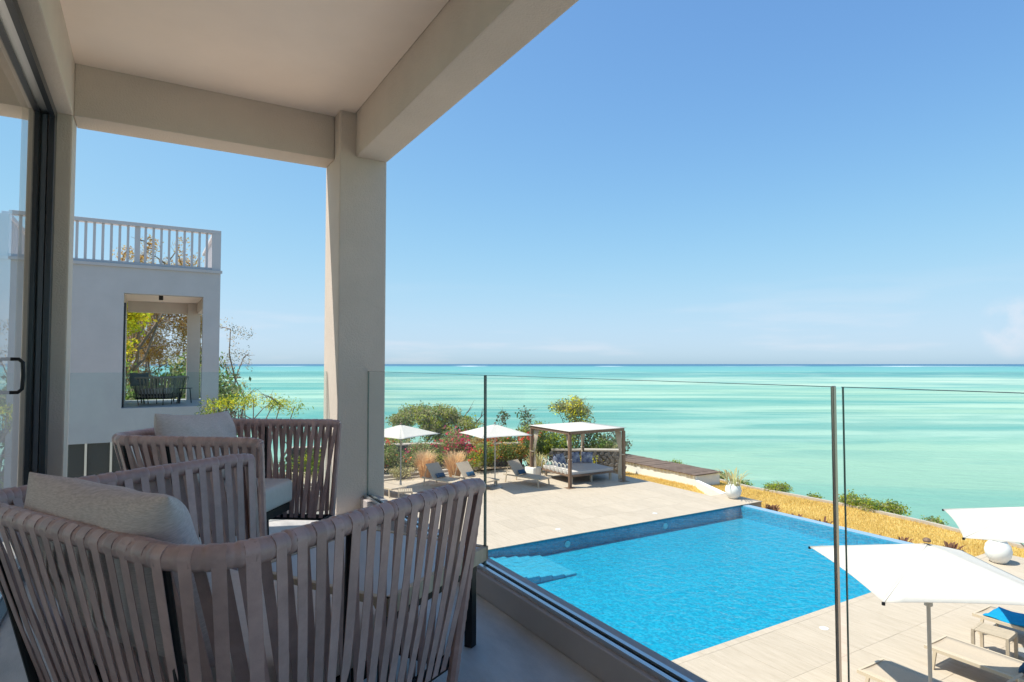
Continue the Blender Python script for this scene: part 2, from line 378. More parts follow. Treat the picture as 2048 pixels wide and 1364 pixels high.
def lawn_z(x, y):
    xe = np.interp(y, [p[1] for p in edge[:9]], [p[0] for p in edge[:9]])-.12
    t = np.clip((x-17.75)/(xe-17.75), 0, 1); z = LZ+.05*np.sin(x*1.7+y*.6)*t*(1-t)*2-.1*t
    return z + np.where(y > 15.5, .06*np.clip((y-15.5)/3, 0, 1)*(1-t*.4), 0)
def blades(name, P, h, wd, material, lean=.5, parent=None, seed=1):
    """P (n,3) roots -> one mesh of thin bent triangles"""
    g = np.random.default_rng(seed); n = len(P); a = g.uniform(0, 2*np.pi, n); b = g.uniform(0, 2*np.pi, n)
    hh = h*g.uniform(.3, 1.2, n); side = np.stack([np.cos(a), np.sin(a), np.zeros(n)], 1)*(wd/2)
    tip = P+np.stack([np.cos(b)*hh*lean*g.uniform(0, 1, n), np.sin(b)*hh*lean*g.uniform(0, 1, n), hh], 1)
    V = np.stack([P-side, P+side, tip], 1).reshape(-1, 3)
    me = bpy.data.meshes.new(name); me.vertices.add(len(V)); me.vertices.foreach_set('co', V.ravel())
    me.loops.add(3*n); me.loops.foreach_set('vertex_index', np.arange(3*n)); me.polygons.add(n)
    me.polygons.foreach_set('loop_start', np.arange(n)*3); me.polygons.foreach_set('loop_total', np.full(n, 3)); me.update(calc_edges=True)
    me.materials.append(material); return link(name, me, parent)
M['lawnblade'] = mat('lawn_blade', (.72,.52,.17), .9, .1, trans=.3, island=.14)
M['lawngreen'] = mat('lawn_blade_green', (.48,.40,.09), .9, .1, trans=.3, island=.28)
n = 80000; X = RNG.uniform(17.8, 22.5, n); Y = 6+18*RNG.random(n)**1.0
xe = np.interp(Y, [p[1] for p in edge[:9]], [p[0] for p in edge[:9]])-.15; k = X < xe; X = X[k]; Y = Y[k]
tag(blades('dry_grass', np.stack([X, Y, lawn_z(X, Y)-.01], 1), .085, .018, M['lawnblade']), 'short straw yellow grass covering the strip between pool and sea', 'grass', kind='stuff')
n = 16000; X = 17.8+RNG.random(n)**2*1.3; Y = RNG.uniform(6, 19, n)
tag(blades('green_grass', np.stack([X, Y, lawn_z(X, Y)-.01], 1), .08, .022, M['lawngreen'], seed=4), 'greener grass fringe along the edge of the pool terrace', 'grass', kind='stuff')

# low white border at the cliff edge of the lawn
mb = MB()
pts = [(p[0]-.06, p[1]) for p in edge[2:8]]
for a, b in zip(pts[:-1], pts[1:]): mb.bar((a[0], a[1], LZ-.08), (b[0], b[1], LZ-.08), .14, .16)
tag(mb.build('lawn_kerb', M['cap']), kind='structure')

# ------------------------------------------------------------------ pool and deck
PX0, PX1, PY0, PY1 = 5.6, 17.45, 7.32, 14.1
WZ = DECK-.035; FZ = DECK-.42
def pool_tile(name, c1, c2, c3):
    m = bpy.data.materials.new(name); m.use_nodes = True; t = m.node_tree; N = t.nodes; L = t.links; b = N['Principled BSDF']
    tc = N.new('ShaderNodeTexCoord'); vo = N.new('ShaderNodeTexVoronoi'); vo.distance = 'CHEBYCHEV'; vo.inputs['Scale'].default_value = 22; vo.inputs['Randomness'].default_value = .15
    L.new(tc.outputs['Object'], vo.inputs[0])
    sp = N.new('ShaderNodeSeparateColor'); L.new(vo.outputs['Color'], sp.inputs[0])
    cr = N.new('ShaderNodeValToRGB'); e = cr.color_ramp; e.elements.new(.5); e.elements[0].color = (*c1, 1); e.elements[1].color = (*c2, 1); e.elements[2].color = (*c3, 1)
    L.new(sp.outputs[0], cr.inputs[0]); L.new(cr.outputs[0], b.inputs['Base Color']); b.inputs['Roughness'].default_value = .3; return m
M['ptile'] = pool_tile('sun_speckle_mosaic', (.004,.27,.44), (.004,.36,.53), (.03,.46,.64))  # mosaic whose light and dark tile mix stands in for sun speckle under water
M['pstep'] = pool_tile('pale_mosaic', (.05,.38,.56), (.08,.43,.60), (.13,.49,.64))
pb = MB()
pb.add([(PX0,PY0,FZ),(PX1,PY0,FZ),(PX1,PY1,FZ),(PX0,PY1,FZ)], [(0,1,2,3)])
pb.add([(PX0,PY1,FZ),(PX1,PY1,FZ),(PX1,PY1,DECK-.03),(PX0,PY1,DECK-.03)], [(0,1,2,3)])
pb.add([(PX0,PY0,FZ),(PX1,PY0,FZ),(PX1,PY0,DECK-.03),(PX0,PY0,DECK-.03)], [(3,2,1,0)])
pb.add([(PX0,PY0,FZ),(PX0,PY1,FZ),(PX0,PY1,DECK-.03),(PX0,PY0,DECK-.03)], [(0,1,2,3)])
pb.box(PX1, PY0-.0, FZ-.3, PX1+.10, PY1, WZ-.012)
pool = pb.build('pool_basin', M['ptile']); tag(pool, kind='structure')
st = []
for i in range(8):
    x0 = PX0+.75+i*.36
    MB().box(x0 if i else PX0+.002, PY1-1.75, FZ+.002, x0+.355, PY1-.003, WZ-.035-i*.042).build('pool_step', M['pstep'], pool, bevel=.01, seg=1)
M['lip'] = mat('wet_lip', (.30,.42,.54), .12, .6)
lip = MB().box(PX1+.101, PY0, LZ-.2, PX1+.40, PY1+.2, WZ+.004).build('overflow_lip', M['lip'], pool)
M['lamp_white'] = mat('white_lens', (.85,.88,.9), .2, .5)
for x in (10.2, 13.95):
    l = MB(); l.tube([(x, PY1-.001, WZ-.2), (x, PY1-.035, WZ-.2)], .09, 16); l.build('pool_light', M['lamp_white'], pool)
def water_mat():
    m = bpy.data.materials.new('pool_water_surface'); m.use_nodes = True; t = m.node_tree; N = t.nodes; L = t.links; N.remove(N['Principled BSDF'])
    tr = N.new('ShaderNodeBsdfTransparent'); tr.inputs[0].default_value = (.62,.93,.98,1)
    gl = N.new('ShaderNodeBsdfGlossy'); gl.inputs['Roughness'].default_value = .03
    fr = N.new('ShaderNodeFresnel'); fr.inputs[0].default_value = 1.33
    tc = N.new('ShaderNodeTexCoord'); n1 = N.new('ShaderNodeTexNoise'); n1.inputs['Scale'].default_value = 5; n1.inputs['Detail'].default_value = 5; n1.inputs['Distortion'].default_value = .6
    L.new(tc.outputs['Object'], n1.inputs[0])
    bp = N.new('ShaderNodeBump'); bp.inputs['Strength'].default_value = .55; bp.inputs['Distance'].default_value = .07; L.new(n1.outputs[0], bp.inputs['Height'])
    L.new(bp.outputs[0], gl.inputs['Normal']); L.new(bp.outputs[0], fr.inputs['Normal'])
    mx = N.new('ShaderNodeMixShader'); L.new(fr.outputs[0], mx.inputs[0]); L.new(tr.outputs[0], mx.inputs[1]); L.new(gl.outputs[0], mx.inputs[2]); L.new(mx.outputs[0], N['Material Output'].inputs[0]); return m
M['water'] = water_mat()
tag(MB().add([(PX0,PY0,WZ),(PX1+.1,PY0,WZ),(PX1+.1,PY1,WZ),(PX0,PY1,WZ)], [(0,1,2,3)]).build('pool_water', M['water']), kind='structure')
# deck body: four rectangles round the pool, top at DECK-8mm, tiles lie on it
DX0, DX1, DY0, DY1 = 2.0, 17.75, -8.0, 26.0
dk = MB()
XR = 18.75   # the terrace steps out beyond the pool end at both corners
dk.box(DX0, DY0, LZ-.5, XR, PY0-.02, DECK-.02); dk.box(DX0, PY1+.02, LZ-.5, 17.75, 24.4, DECK-.02); dk.box(17.75, PY1+.02, LZ-.5, 18.6, 15.6, DECK-.02)
dk.box(DX0, PY0-.02, LZ-.5, PX0-.02, PY1+.02, DECK-.02)
deck = dk.build('pool_deck', M['deckjoint']); tag(deck, kind='structure')
# plank shaped tiles: nearest 300 seen as parts, the rest joined
TW, TL = .6, 1.2
tm = MB().box(-TW/2+.002, -TL/2+.002, -.018, TW/2-.002, TL/2-.002, 0).mesh('tile', M['deck'])
th = math.atan(729/1223)
tiles = []
def inrect(x0, y0, x1, y1):
    j = 0; y = y0
    while y < y1-.01:
        ya, yb = y, min(y+TL, y1); x = x0; 
        while x < x1-.01:
            xa, xb = x, min(x+TW, x1); tiles.append((xa, ya, xb, yb)); x += TW
        y += TL; j += 1
inrect(DX0, PY1+.02-.05, 17.75, 24.4); inrect(PX0*0+DX0, -6.0, XR, PY0+.03); inrect(DX0, PY0+.03, PX0+.03, PY1-.03); inrect(17.75, PY1-.03, 18.6, 15.6)
def vis(t):
    x = (t[0]+t[2])/2; y = (t[1]+t[3])/2; d = x*math.sin(th)+y*math.cos(th)
    if d < 1: return -1
    px = 1024+1223*(x*math.cos(th)-y*math.sin(th))/d; py = 728+1223*4.8/d
    if not (730 < px < 2080 and py < 1400): return -1
    if py > 1103+.593*(px-942)+20: return -1        # behind the balcony kerb
    return 1/d
tiles.sort(key=vis, reverse=True)
rest = MB(); cnt = 0
for t in tiles:
    full = abs(t[2]-t[0]-TW) < .01 and abs(t[3]-t[1]-TL) < .01
    dz = random.uniform(-.0008, .0008)
    if vis(t) > 0 and cnt < 285:
        if full: o = link('tile', tm, deck, ((t[0]+t[2])/2, (t[1]+t[3])/2, DECK+dz))
        else:
            cx, cy = (t[0]+t[2])/2, (t[1]+t[3])/2
            o = MB().box(t[0]-cx+.003, t[1]-cy+.003, -.018, t[2]-cx-.003, t[3]-cy-.003, 0).build('tile', M['deck'], deck); o.location = (cx, cy, DECK+dz)
        cnt += 1
    else: rest.box(t[0]+.003, t[1]+.003, DECK-.018+dz, t[2]-.003, t[3]-.003, DECK+dz)
tag(rest.build('deck_tiles', M['deck'], deck), kind='stuff')
# vary tile colour by object
t_ = M['deck'].node_tree; N = t_.nodes; b = N['Principled BSDF']; src = b.inputs['Base Color'].links[0].from_socket
oi = N.new('ShaderNodeObjectInfo'); h = N.new('ShaderNodeHueSaturation'); mr = N.new('ShaderNodeMapRange'); mr.inputs[3].default_value = .96; mr.inputs[4].default_value = 1.04
t_.links.new(oi.outputs['Random'], mr.inputs[0]); t_.links.new(mr.outputs[0], h.inputs['Value']); t_.links.new(src, h.inputs['Color']); t_.links.new(h.outputs[0], b.inputs['Base Color'])
va = N.new('ShaderNodeVectorMath'); va.operation = 'ADD'; vs_ = N.new('ShaderNodeVectorMath'); vs_.operation = 'SCALE'; vs_.inputs['Scale'].default_value = 30
cx_ = N.new('ShaderNodeCombineXYZ'); t_.links.new(oi.outputs['Random'], cx_.inputs[0]); t_.links.new(oi.outputs['Random'], cx_.inputs[1])
t_.links.new(cx_.outputs[0], vs_.inputs[0]); mpn = [q for q in N if q.type == 'MAPPING'][0]; tcn = [q for q in N if q.type == 'TEX_COORD'][0]
t_.links.new(tcn.outputs['Object'], va.inputs[0]); t_.links.new(vs_.outputs[0], va.inputs[1]); t_.links.new(va.outputs[0], mpn.inputs[0])
for x, y, in ((10.35,14.75),(14.11,14.7),(10.65,6.8)):
    MB().lathe([(.075,.001),(.075,.008),(.0,.012)], (x, y, DECK), 16).build('deck_light', M['lamp_white'], deck)

# ------------------------------------------------------------------ our villa
villa = empty('villa', (0,0,0), 0, 'taupe rendered villa whose covered balcony the picture is taken from', 'house')
YE, YB0, YB1 = 4.84, 5.0, 5.26
CB = 2.85; CZ = 3.21
MB().box(1.287, 4.84, 0, 1.676, 5.28, CZ+.05).build('pillar', M['wall'], villa, bevel=.012)
MB().box(1.415, -4.2, CB, 1.676, 4.838, CZ+.45).build('beam', M['wall'], villa, bevel=.01)
MB().box(-.46, YB0, CB+.003, 1.285, YB1, CZ+.45).build('beam', M['wall'], villa, bevel=.008)
MB().box(-.70, YB0, -.0, -.462, YB1, CZ+.45).build('pillar', M['wall'], villa, bevel=.01)
MB().box(-5.5, YB0, CB+.003, -.702, YB1, CZ+.45).build('beam', M['wall'], villa)
MB().box(-.70, -4.2, CB, -.458, YB0-.002, CZ+.2).build('beam', M['wall'], villa, bevel=.008)
MB().box(-6.0, -4.4, CZ, 1.41, YB0-.003, CZ+.25).build('ceiling', M['ceil'], villa)
MB().box(-6.0, -4.4, CZ+.46, 1.68, YB1, CZ+.62).build('roof_slab', M['wall'], villa)
MB().box(-6.2, -4.6, 2.6, -6.0, YB1, CZ+.45).build('wall', M['wall'], villa)  # unseen; starts high above an opening added to let sunlight into the room
MB().box(-5.99, -4.6, 0, -.46, -4.4, CZ+.45).build('wall', M['wall'], villa)  # unseen; stops short of the balcony, an opening added to brighten it
MB().box(-6.2, YB0, 0, -5.52, YB1, CZ+.45).build('wall', M['wall'], villa)
MB().box(-6.2, -4.6, LZ-.1, 1.66, YB1, -.25).build('lower_storey', M['wall'], villa)
MB().box(-6.2, -4.6, -.25, -.56, YB1, -.001).build('room_floor', M['balfloor'], villa)
bf = MB().box(-.555, -4.6, -.249, 1.477, YB1+.03, 0).build('balcony_floor', M['balfloor']); tag(bf, kind='structure')
# kerb under the glass
kb = MB().box(1.48, -4.4, -.25, 1.64, YE-.002, .115); kb.build('kerb', M['curb'], villa, bevel=.006)
MB().box(-.455, YB0+.06, 0, 1.285, YB1+.05, .115).build('kerb', M['curb'], villa, bevel=.006)
# sliding glass door
door = empty('sliding_door'); door.parent = villa; door['label'] = 'dark aluminium sliding glass door at the left edge'
fr = MB(); fr.box(-.655, 4.86, .045, -.625, 4.985, 2.80); fr.build('frame_post', M['dark'], door, bevel=.003)
fr = MB(); fr.box(-.617, 4.90, .045, -.585, 4.985, 2.80); fr.build('frame_post', mat('frame_blue_grey', (.09,.11,.14), .3, .5), door, bevel=.003)
fr = MB(); fr.box(-.578, 4.88, .045, -.545, 4.985, 2.80); fr.build('frame_post', M['dark'], door, bevel=.003)
fr = MB(); fr.box(-.660, -4.2, 2.80, -.628, 4.985, 2.848); fr.box(-.575, -4.2, 2.79, -.545, 4.985, 2.848); fr.build('head_track', M['dark'], door)
MB().box(-.627, -4.2, 2.81, -.576, 4.985, 2.847).build('head_channel', M['alu'], door)
MB().box(-.66, -4.2, 0.0, -.595, 4.985, .035).build('sill_track', M['alu'], door)
MB().box(-.593, -4.2, 0.001, -.545, 4.985, .022).build('sill_cover', M['dark'], door)
MB().box(-.606, -4.2, .04, -.598, 4.86, 2.79).build('glass_pane', M['glass'], door)
hp = [(-.598,3.98,1.205),(-.565,3.98,1.205),(-.548,3.98,1.188),(-.545,3.98,1.12),(-.548,3.98,1.052),(-.565,3.98,1.035),(-.598,3.98,1.035)]
MB().tube(hp, .0095, 10).build('handle', M['black'], door, smooth=True)

# glass balustrade
bal = empty('glass_balustrade', (1.536,0,0), 0, 'frameless clear glass balustrade of tall panes along the balcony edge', 'balustrade')
def pane(x0, y0, x1, y1, z0=.10, z1=1.12, par=bal, ox=1.536):
    mb = MB().box(x0-ox, y0, z0, x1-ox, y1, z1)
    o = mb.build('glass_pane', M['glass'], par); o.data.materials.append(M['glassedge'])
    long_x = (x1-x0) > (y1-y0)
    for p in o.data.polygons:
        nrm = p.normal
        if abs(nrm.z) > .5 or (abs(nrm.x) if long_x else abs(nrm.y)) > .5: p.material_index = 1
    MB().box(x0-ox-.001, y0, z1+.0003, x1-ox, y1, z1+.0016).build('dark_edge_line', M['glassedge'], o)  # dark strip on top, painting in the reflection inside the glass edge
    return o
pane(1.530, 2.857, 1.542, 4.838); p2 = pane(1.530, .946, 1.542, 2.847)
M['seal'] = mat('joint_profile', (.55,.47,.38), .25, .6, metal=.6)
MB().box(-.007, .938, .12, .007, .9455, 1.123).build('edge_profile', M['seal'], p2, bevel=.002, seg=1); p3 = pane(1.530, -2.0, 1.542, .918)
for p in p3.data.polygons:
    if p.normal.y > .5: p.material_index = 0
MB().box(-.002, .915, .10, .0015, .9182, 1.12).build('dark_edge_line', M['glassedge'], p3)
ch = MB(); ch.box(1.505-1.536, -4.3, .112, 1.524-1.536, 4.836, .135); ch.build('channel', M['alu'], bal)
ch = MB(); ch.box(1.549-1.536, -4.3, .112, 1.568-1.536, 4.836, .135); ch.build('channel', M['alu'], bal)
ch = MB(); ch.box(1.5245-1.536, -4.3, .112, 1.5295-1.536, 4.836, .126); ch.box(1.5425-1.536, -4.3, .112, 1.5485-1.536, 4.836, .126); ch.build('gasket', M['black'], bal)
bal2 = empty('glass_balustrade', (0,5.15,0), 0, 'single clear glass pane closing the far end of the balcony behind the chairs', 'balustrade')
def pane2():
    o = MB().box(-.45, -.006, .10, 1.28, .006, 1.12).build('glass_pane', M['endglass'], bal2); o.data.materials.append(M['glassedge'])
    for p in o.data.polygons:
        if abs(p.normal.z) > .5 or abs(p.normal.x) > .5: p.material_index = 1
pane2(); MB().box(-.455, -.035, .112, 1.284, -.008, .135).build('channel', M['alu'], bal2)

# ------------------------------------------------------------------ rope armchairs
def rim_path(hw=.54, tip=.95, tw=.56, r=.15, n=320):
    P = []
    P += [Vector((tip+(r-tip)*t, -tw+(tw-hw)*t)) for t in np.linspace(0, 1, 30)]
    P += [Vector((r-r*math.sin(a), -hw+r-r*math.cos(a))) for a in np.linspace(0, math.pi/2, 16)[1:]]
    P += [Vector((0, -hw+r+(2*hw-2*r)*t)) for t in np.linspace(0, 1, 30)[1:]]
    Q = [Vector((p.x, -p.y)) for p in P[:45]][::-1]
    P += Q
    # resample by arc length
    L_ = [0]
    for a, b in zip(P[:-1], P[1:]): L_.append(L_[-1]+(b-a).length)
    T = np.linspace(0, L_[-1], n); xs = np.interp(T, L_, [p.x for p in P]); ys = np.interp(T, L_, [p.y for p in P])
    return np.stack([xs, ys], 1), L_[-1]
def ribbon(mb, C, Wd, Nn, w, th):
    """C centre points, Wd width dirs, Nn normals"""
    vs = []
    for c, wd, nn in zip(C, Wd, Nn):
        vs += [c-wd*w/2-nn*th/2, c+wd*w/2-nn*th/2, c+wd*w/2+nn*th/2, c-wd*w/2+nn*th/2]
    fs = [(0,3,2,1)]
    m = len(C)
    for i in range(m-1):
        for k in range(4): fs.append((i*4+k, i*4+(k+1)%4, (i+1)*4+(k+1)%4, (i+1)*4+k))
    fs.append(tuple((m-1)*4+k for k in range(4)))
    return mb.add(vs, fs)
def make_chair(label, far=False, SM=None):
    SM = SM or M['strap']
    t = empty('armchair', (0,0,0), 0, label, 'armchair', 'strap armchairs on the balconies')
    ZR = .79; RR = .026; ZB = .20
    P, Ltot = rim_path()
    def at(s):
        s = min(max(s, 0), Ltot); f = s/Ltot*(len(P)-1); i = min(int(f), len(P)-2); q = P[i]*(1-(f-i))+P[i+1]*(f-i)
        a = P[max(i-2, 0)]; b = P[min(i+3, len(P)-1)]; tg = Vector((b[0]-a[0], b[1]-a[1], 0)).normalized()
        return Vector((q[0], q[1], 0)), tg, Vector((tg.y, -tg.x, 0))*1.0
    cc = Vector((.40, 0, 0))
    def base(s):
        p, tg, nn = at(s); d = p-cc; return Vector((.17+p.x*.80, d.y*.80, ZB)), tg, nn
    # check the outward normal
    _, tg, nn = at(Ltot/2); sgn = 1 if nn.x < 0 else -1
    zr = lambda s: ZR - .012*math.exp(-min(s, Ltot-s)/.03)
    # rim: windings round a tube
    ns = 52 if not far else 30; nw = ns*2; pitch = Ltot/nw; pts = []; rad = []
    rng = random.Random(5)
    nseg = 12 if not far else 8
    mb = MB(); per = 5 if not far else 2
    for i in range(nw):
        rr = RR*(1+rng.uniform(-.02, .05))
        for q in range(per):
            s = (i+q/per)*Ltot/nw; p, _, _ = at(s)
            pts.append(Vector((p.x, p.y, zr(s)))); rad.append(rr*(1.0+.055*(q/per)) if q else rr*.955)
    # turn down the tips
    def tipdown(e):
        p, _, _ = at(e); return [Vector((p.x+(.0), p.y, ZR-.03))]
    mb.tube(pts, rad, nseg); mb.build('rim', SM, t, smooth=True)
    # front posts wrapped in strap, dark inner legs
    for s in (0.004, Ltot-.004):
        a, _, _ = at(s); b_, _, _ = base(s); a.z = ZR
        pp = []; rd = []; k = 70 if not far else 8
        for i in range(k):
            f = i/(k-1); pp.append(a.lerp(b_-Vector((0,0,ZB-.0)), f)); rd.append(.019*(1+.10*((i % 3)/3.0)))
        MB().tube(pp, rd, 8).build('front_post', SM, t, smooth=True)
    for s in (Ltot*.20, Ltot*.36, Ltot*.64, Ltot*.80):
        a, _, nn = at(s); b_, _, _ = base(s); nn *= sgn
        a = a - nn*.0; a.z = ZR-.01
        MB().tube([a, b_-Vector((0,0,ZB))], .011, 8).build('leg', M['black'], t, smooth=True)
    bp = []
    for i in range(60):
        p, _, _ = base(Ltot*i/59); bp.append(p)
    bp.append(bp[0]); MB().tube(bp, .02, 8).build('base_frame', M['black'], t)
    # straps, outside and inside the rim, leaning opposite ways
    sw = .028
    for layer in (0, 1):
        for i in range(ns):
            s = (i+.5+(.10*layer))*Ltot/ns
            if s > Ltot-.02: continue
            off = (RR*1.02 if layer == 0 else -RR*1.02)
            a, tg, nn = at(s); nn = nn*sgn
            lean = (.035 if layer == 0 else -.055)+rng.uniform(-.010, .010)
            s2 = min(max(s+lean, .01), Ltot-.01); b_, tg2, nn2 = base(s2); nn2 = nn2*sgn
            a = a + nn*off; a.z = zr(s)
            b2 = b_ + nn2*(.022 if layer == 0 else -.02)
            C = []; Wd = []; NN = []
            K = 7 if not far else 3
            # over the shoulder of the rim first
            if not far and layer == 0:
                for ang in (70, 40, 15):
                    ca, sa = math.cos(R(ang)), math.sin(R(ang)); c0, _, _ = at(s)
                    C.append(Vector((c0.x, c0.y, zr(s)))+nn*off*ca*1.045+Vector((0,0,sa*RR*1.055))); Wd.append(tg); NN.append((nn*(1 if layer == 0 else -1)*ca+Vector((0,0,sa))).normalized())
            for q in range(K):
                f = q/(K-1); c = a.lerp(b2, f); bow = math.sin(f*math.pi)*.006*(1 if layer == 0 else -1)
                ax = (b2-a).normalized(); wd = tg.lerp(tg2, f); wd = (wd-ax*wd.dot(ax)).normalized()
                nq = ax.cross(wd)
                if nq.dot(nn) < 0: nq = -nq
                C.append(c+nn*bow); Wd.append(wd); NN.append(nq)
            sb = MB(); ribbon(sb, C, Wd, NN, sw*rng.uniform(.90, 1.06), .0018)
            sb.build('strap', SM, t, smooth=not far)
    # seat frame and seat cushion
    sh = [(.66,-.40),(.70,-.34),(.70,.34),(.66,.40),(.30,.38),(.24,.34),(.21,.27),(.21,-.27),(.24,-.34),(.30,-.38)]
    MB().prism([(x*.98, y*.96) for x, y in sh], .27, .315).build('seat_frame', M['black'], t)
    me = MB().prism(sh, .318, .455).mesh('seat_cushion', M['cushion'], smooth=True, bevel=.035, seg=4); link('seat_cushion', me, t)
    return t
def pillow_mesh(name, wd, ht, th, m, nu=44, nv=32, seed=0):
    vs = []; fs = []; g = random.Random(seed); ph = [g.uniform(0, 6) for _ in range(6)]
    for side in (1, -1):
        for j in range(nv+1):
            for i in range(nu+1):
                u = math.sin(math.pi/2*(-1+2*i/nu)); v = math.sin(math.pi/2*(-1+2*j/nv))
                e = (1-abs(u)**2.8)*(1-abs(v)**2.8); e = max(e, 0)**.5
                cx = 1-.07*(1-v*v)*(abs(u)**6) ; cz = 1-.09*(1-u*u)*(abs(v)**6)
                wr = .006*math.sin(u*9+ph[0]+v*3)*e+.005*math.sin(v*8+u*5+ph[1])*e
                vs.append((u*wd/2*(1-.04*(1-u*u*0)*(1-v*v)*abs(u)), side*(th/2*e+wr), v*ht/2*(1-.10*(1-u*u)*abs(v))))
    n1 = (nu+1)*(nv+1)
    for j in range(nv):
        for i in range(nu):
            a = j*(nu+1)+i; fs.append((a, a+1, a+nu+2, a+nu+1)); b = a+n1; fs.append((b, b+nu+1, b+nu+2, b+1))
    mb = MB(); mb.add(vs, fs); me = mb.mesh(name, m, smooth=False)
    bm = bmesh.new(); bm.from_mesh(me); bmesh.ops.remove_doubles(bm, verts=bm.verts, dist=.0004); bmesh.ops.recalc_face_normals(bm, faces=bm.faces); bm.to_mesh(me); bm.free()
    me.polygons.foreach_set('use_smooth', [True]*len(me.polygons)); return me
CH_A = (Vector((-.165, 1.79, 0)), R(30))
CH_B = (Vector((.112, 4.165, 0)), R(-37))
chair = make_chair('nearest mauve strap armchair, its curved back to us, at the lower left')
chair.location = CH_A[0]; chair.rotation_euler = (0, 0, CH_A[1])
chairB = copy_tree(chair, CH_B[0], CH_B[1], 'mauve strap armchair at the far end of our balcony, beside the corner pillar'); chairB.scale = (.9, .9, 1)
pm = pillow_mesh('back_pillow', .70, .44, .22, M['weave'], seed=2)
def place_pillow(c, yaw, f, l, z, tilt, label):
    d = Vector((math.cos(yaw), math.sin(yaw), 0)); lft = Vector((-d.y, d.x, 0))
    o = link('back_pillow', pm); o.location = c+d*f+lft*l+Vector((0,0,z))
    o.rotation_mode = 'XYZ'; o.rotation_euler = (R(tilt[0]), R(tilt[1]), yaw+R(90)+R(tilt[2]))
    tag(o, label, 'pillow', 'back pillows on the armchairs'); return o
place_pillow(CH_A[0], CH_A[1], .13, .0, .68, (-18, 1, -3), 'ribbed grey beige back pillow leaning in the nearest armchair')
place_pillow(CH_B[0], CH_B[1], .18, .04, .68, (-12, 3, 0), 'grey beige back pillow standing up in the far balcony armchair')

# coffee table
ct = empty('coffee_table', (0,0,0), R(32), 'low square coffee table with grey top and pale wooden edge between the two armchairs', 'table')
ct.location = (.80, 2.42, 0)
MB().box(-.31,-.31,.375,.31,.31,.405).build('table_top', mat('table_stone', (.35,.34,.36), .35, .5, noise=.06, nscale=4), ct, bevel=.004)
for a in range(4):
    o = MB().box(-.335,-.335,.350,.335,-.312,.408).build('table_edge', M['teak'], ct, bevel=.003); o.rotation_euler = (0,0,a*math.pi/2)
MB().box(-.30,-.30,.305,.30,.30,.349).build('apron', M['black'], ct)
for sx in (-1,1):
    for sy in (-1,1): MB().box(sx*.28-.018, sy*.28-.018, 0, sx*.28+.018, sy*.28+.018, .305).build('leg', M['black'], ct)

# ------------------------------------------------------------------ neighbour villa
nb = empty('neighbouring_villa', (0,19.3,0), 0, 'grey white villa block with roof railing and open balcony seen past the left columns', 'house')
def nbox(name, x0, y0, z0, x1, y1, z1, m='nwall', par=None, **k): return MB().box(x0, y0-19.3, z0, x1, y1-19.3, z1).build(name, M[m], par or nb, **k)
NT = 3.79
G = LZ-.1
OX0, OX1, OZ0, OZ1 = -.57, 1.33, .0, 3.08
W0, W1 = 19.3, 19.56
nbox('wall', OX1, W0, G, 1.76, W1, NT); nbox('wall', OX0, W0, OZ1, OX1, W1, NT)
nbox('wall', OX0, W0, -.70, OX1, W1, OZ0); nbox('wall', -1.9, W0, -.88, OX0, W1, NT)
nbox('wall', -2.62, W0, 3.08, -1.9, W1, NT); nbox('wall', -2.62, W0, -.88, -1.9, W1, .0); nbox('wall', -9, W0, -.88, -2.62, W1, NT)
nbox('wall', -9, W0, G, -2.1, W1, -.88); nbox('wall', -.35, W0, G, OX1, W1, -.70)
nbox('lower_glazing', -2.1, W0+.1, G, -.35, W0+.14, -.88, 'darkglass')
for x in (-1.35, -.80): nbox('glazing_bar', x, W0+.04, G, x+.05, W0+.10, -.88, 'alu')
nbox('cornice', -9, W0-.05, NT-.02, 1.80, W0-.003, NT+.06)
nbox('roof_slab', -9, W1, 3.2, 1.76, 23.6, 3.7, 'ceil'); nbox('balcony_slab', OX0-.3, W1, -.3, 1.76, 23.6, 0.0, 'balfloor')
nbox('beam', OX0, 23.0, 2.85, 1.13, 23.25, 3.2, 'wall'); nbox('pillar', 1.13, 22.85, 0, 1.5, 23.25, 3.2, 'wall')
nbox('beam', 1.4, W1, 2.85, 1.66, 22.85, 3.2, 'wall')
nbox('wall', OX0-.16, W1, 0, OX0-.02, 23.25, 3.2, 'wall'); nbox('wall', -9, 23.3, G, OX0-.2, 23.5, 3.2)
nbox('door_frame', OX0-.02, W1+.1, 0, OX0+.04, W1+.5, 2.85, 'dark')
nbox('wall', -9, W1, G, -8.8, 23.5, NT); nbox('wall', -2.75, W1, 0, -2.62, 21, 3.2, 'wall')
nbox('wall', OX0-.2, 23.3, G, 1.7, 23.5, -.3)
o = nbox('ceiling_light', .25, 20.2, 3.02, .36, 20.31, 3.2, 'black', bevel=.01)
o = nbox('glass_pane', OX0+.05, 23.1, .08, 1.12, 23.112, 1.10, 'glass')
o = nbox('glass_pane', 1.52, W1, .08, 1.532, 22.84, 1.10, 'glass')
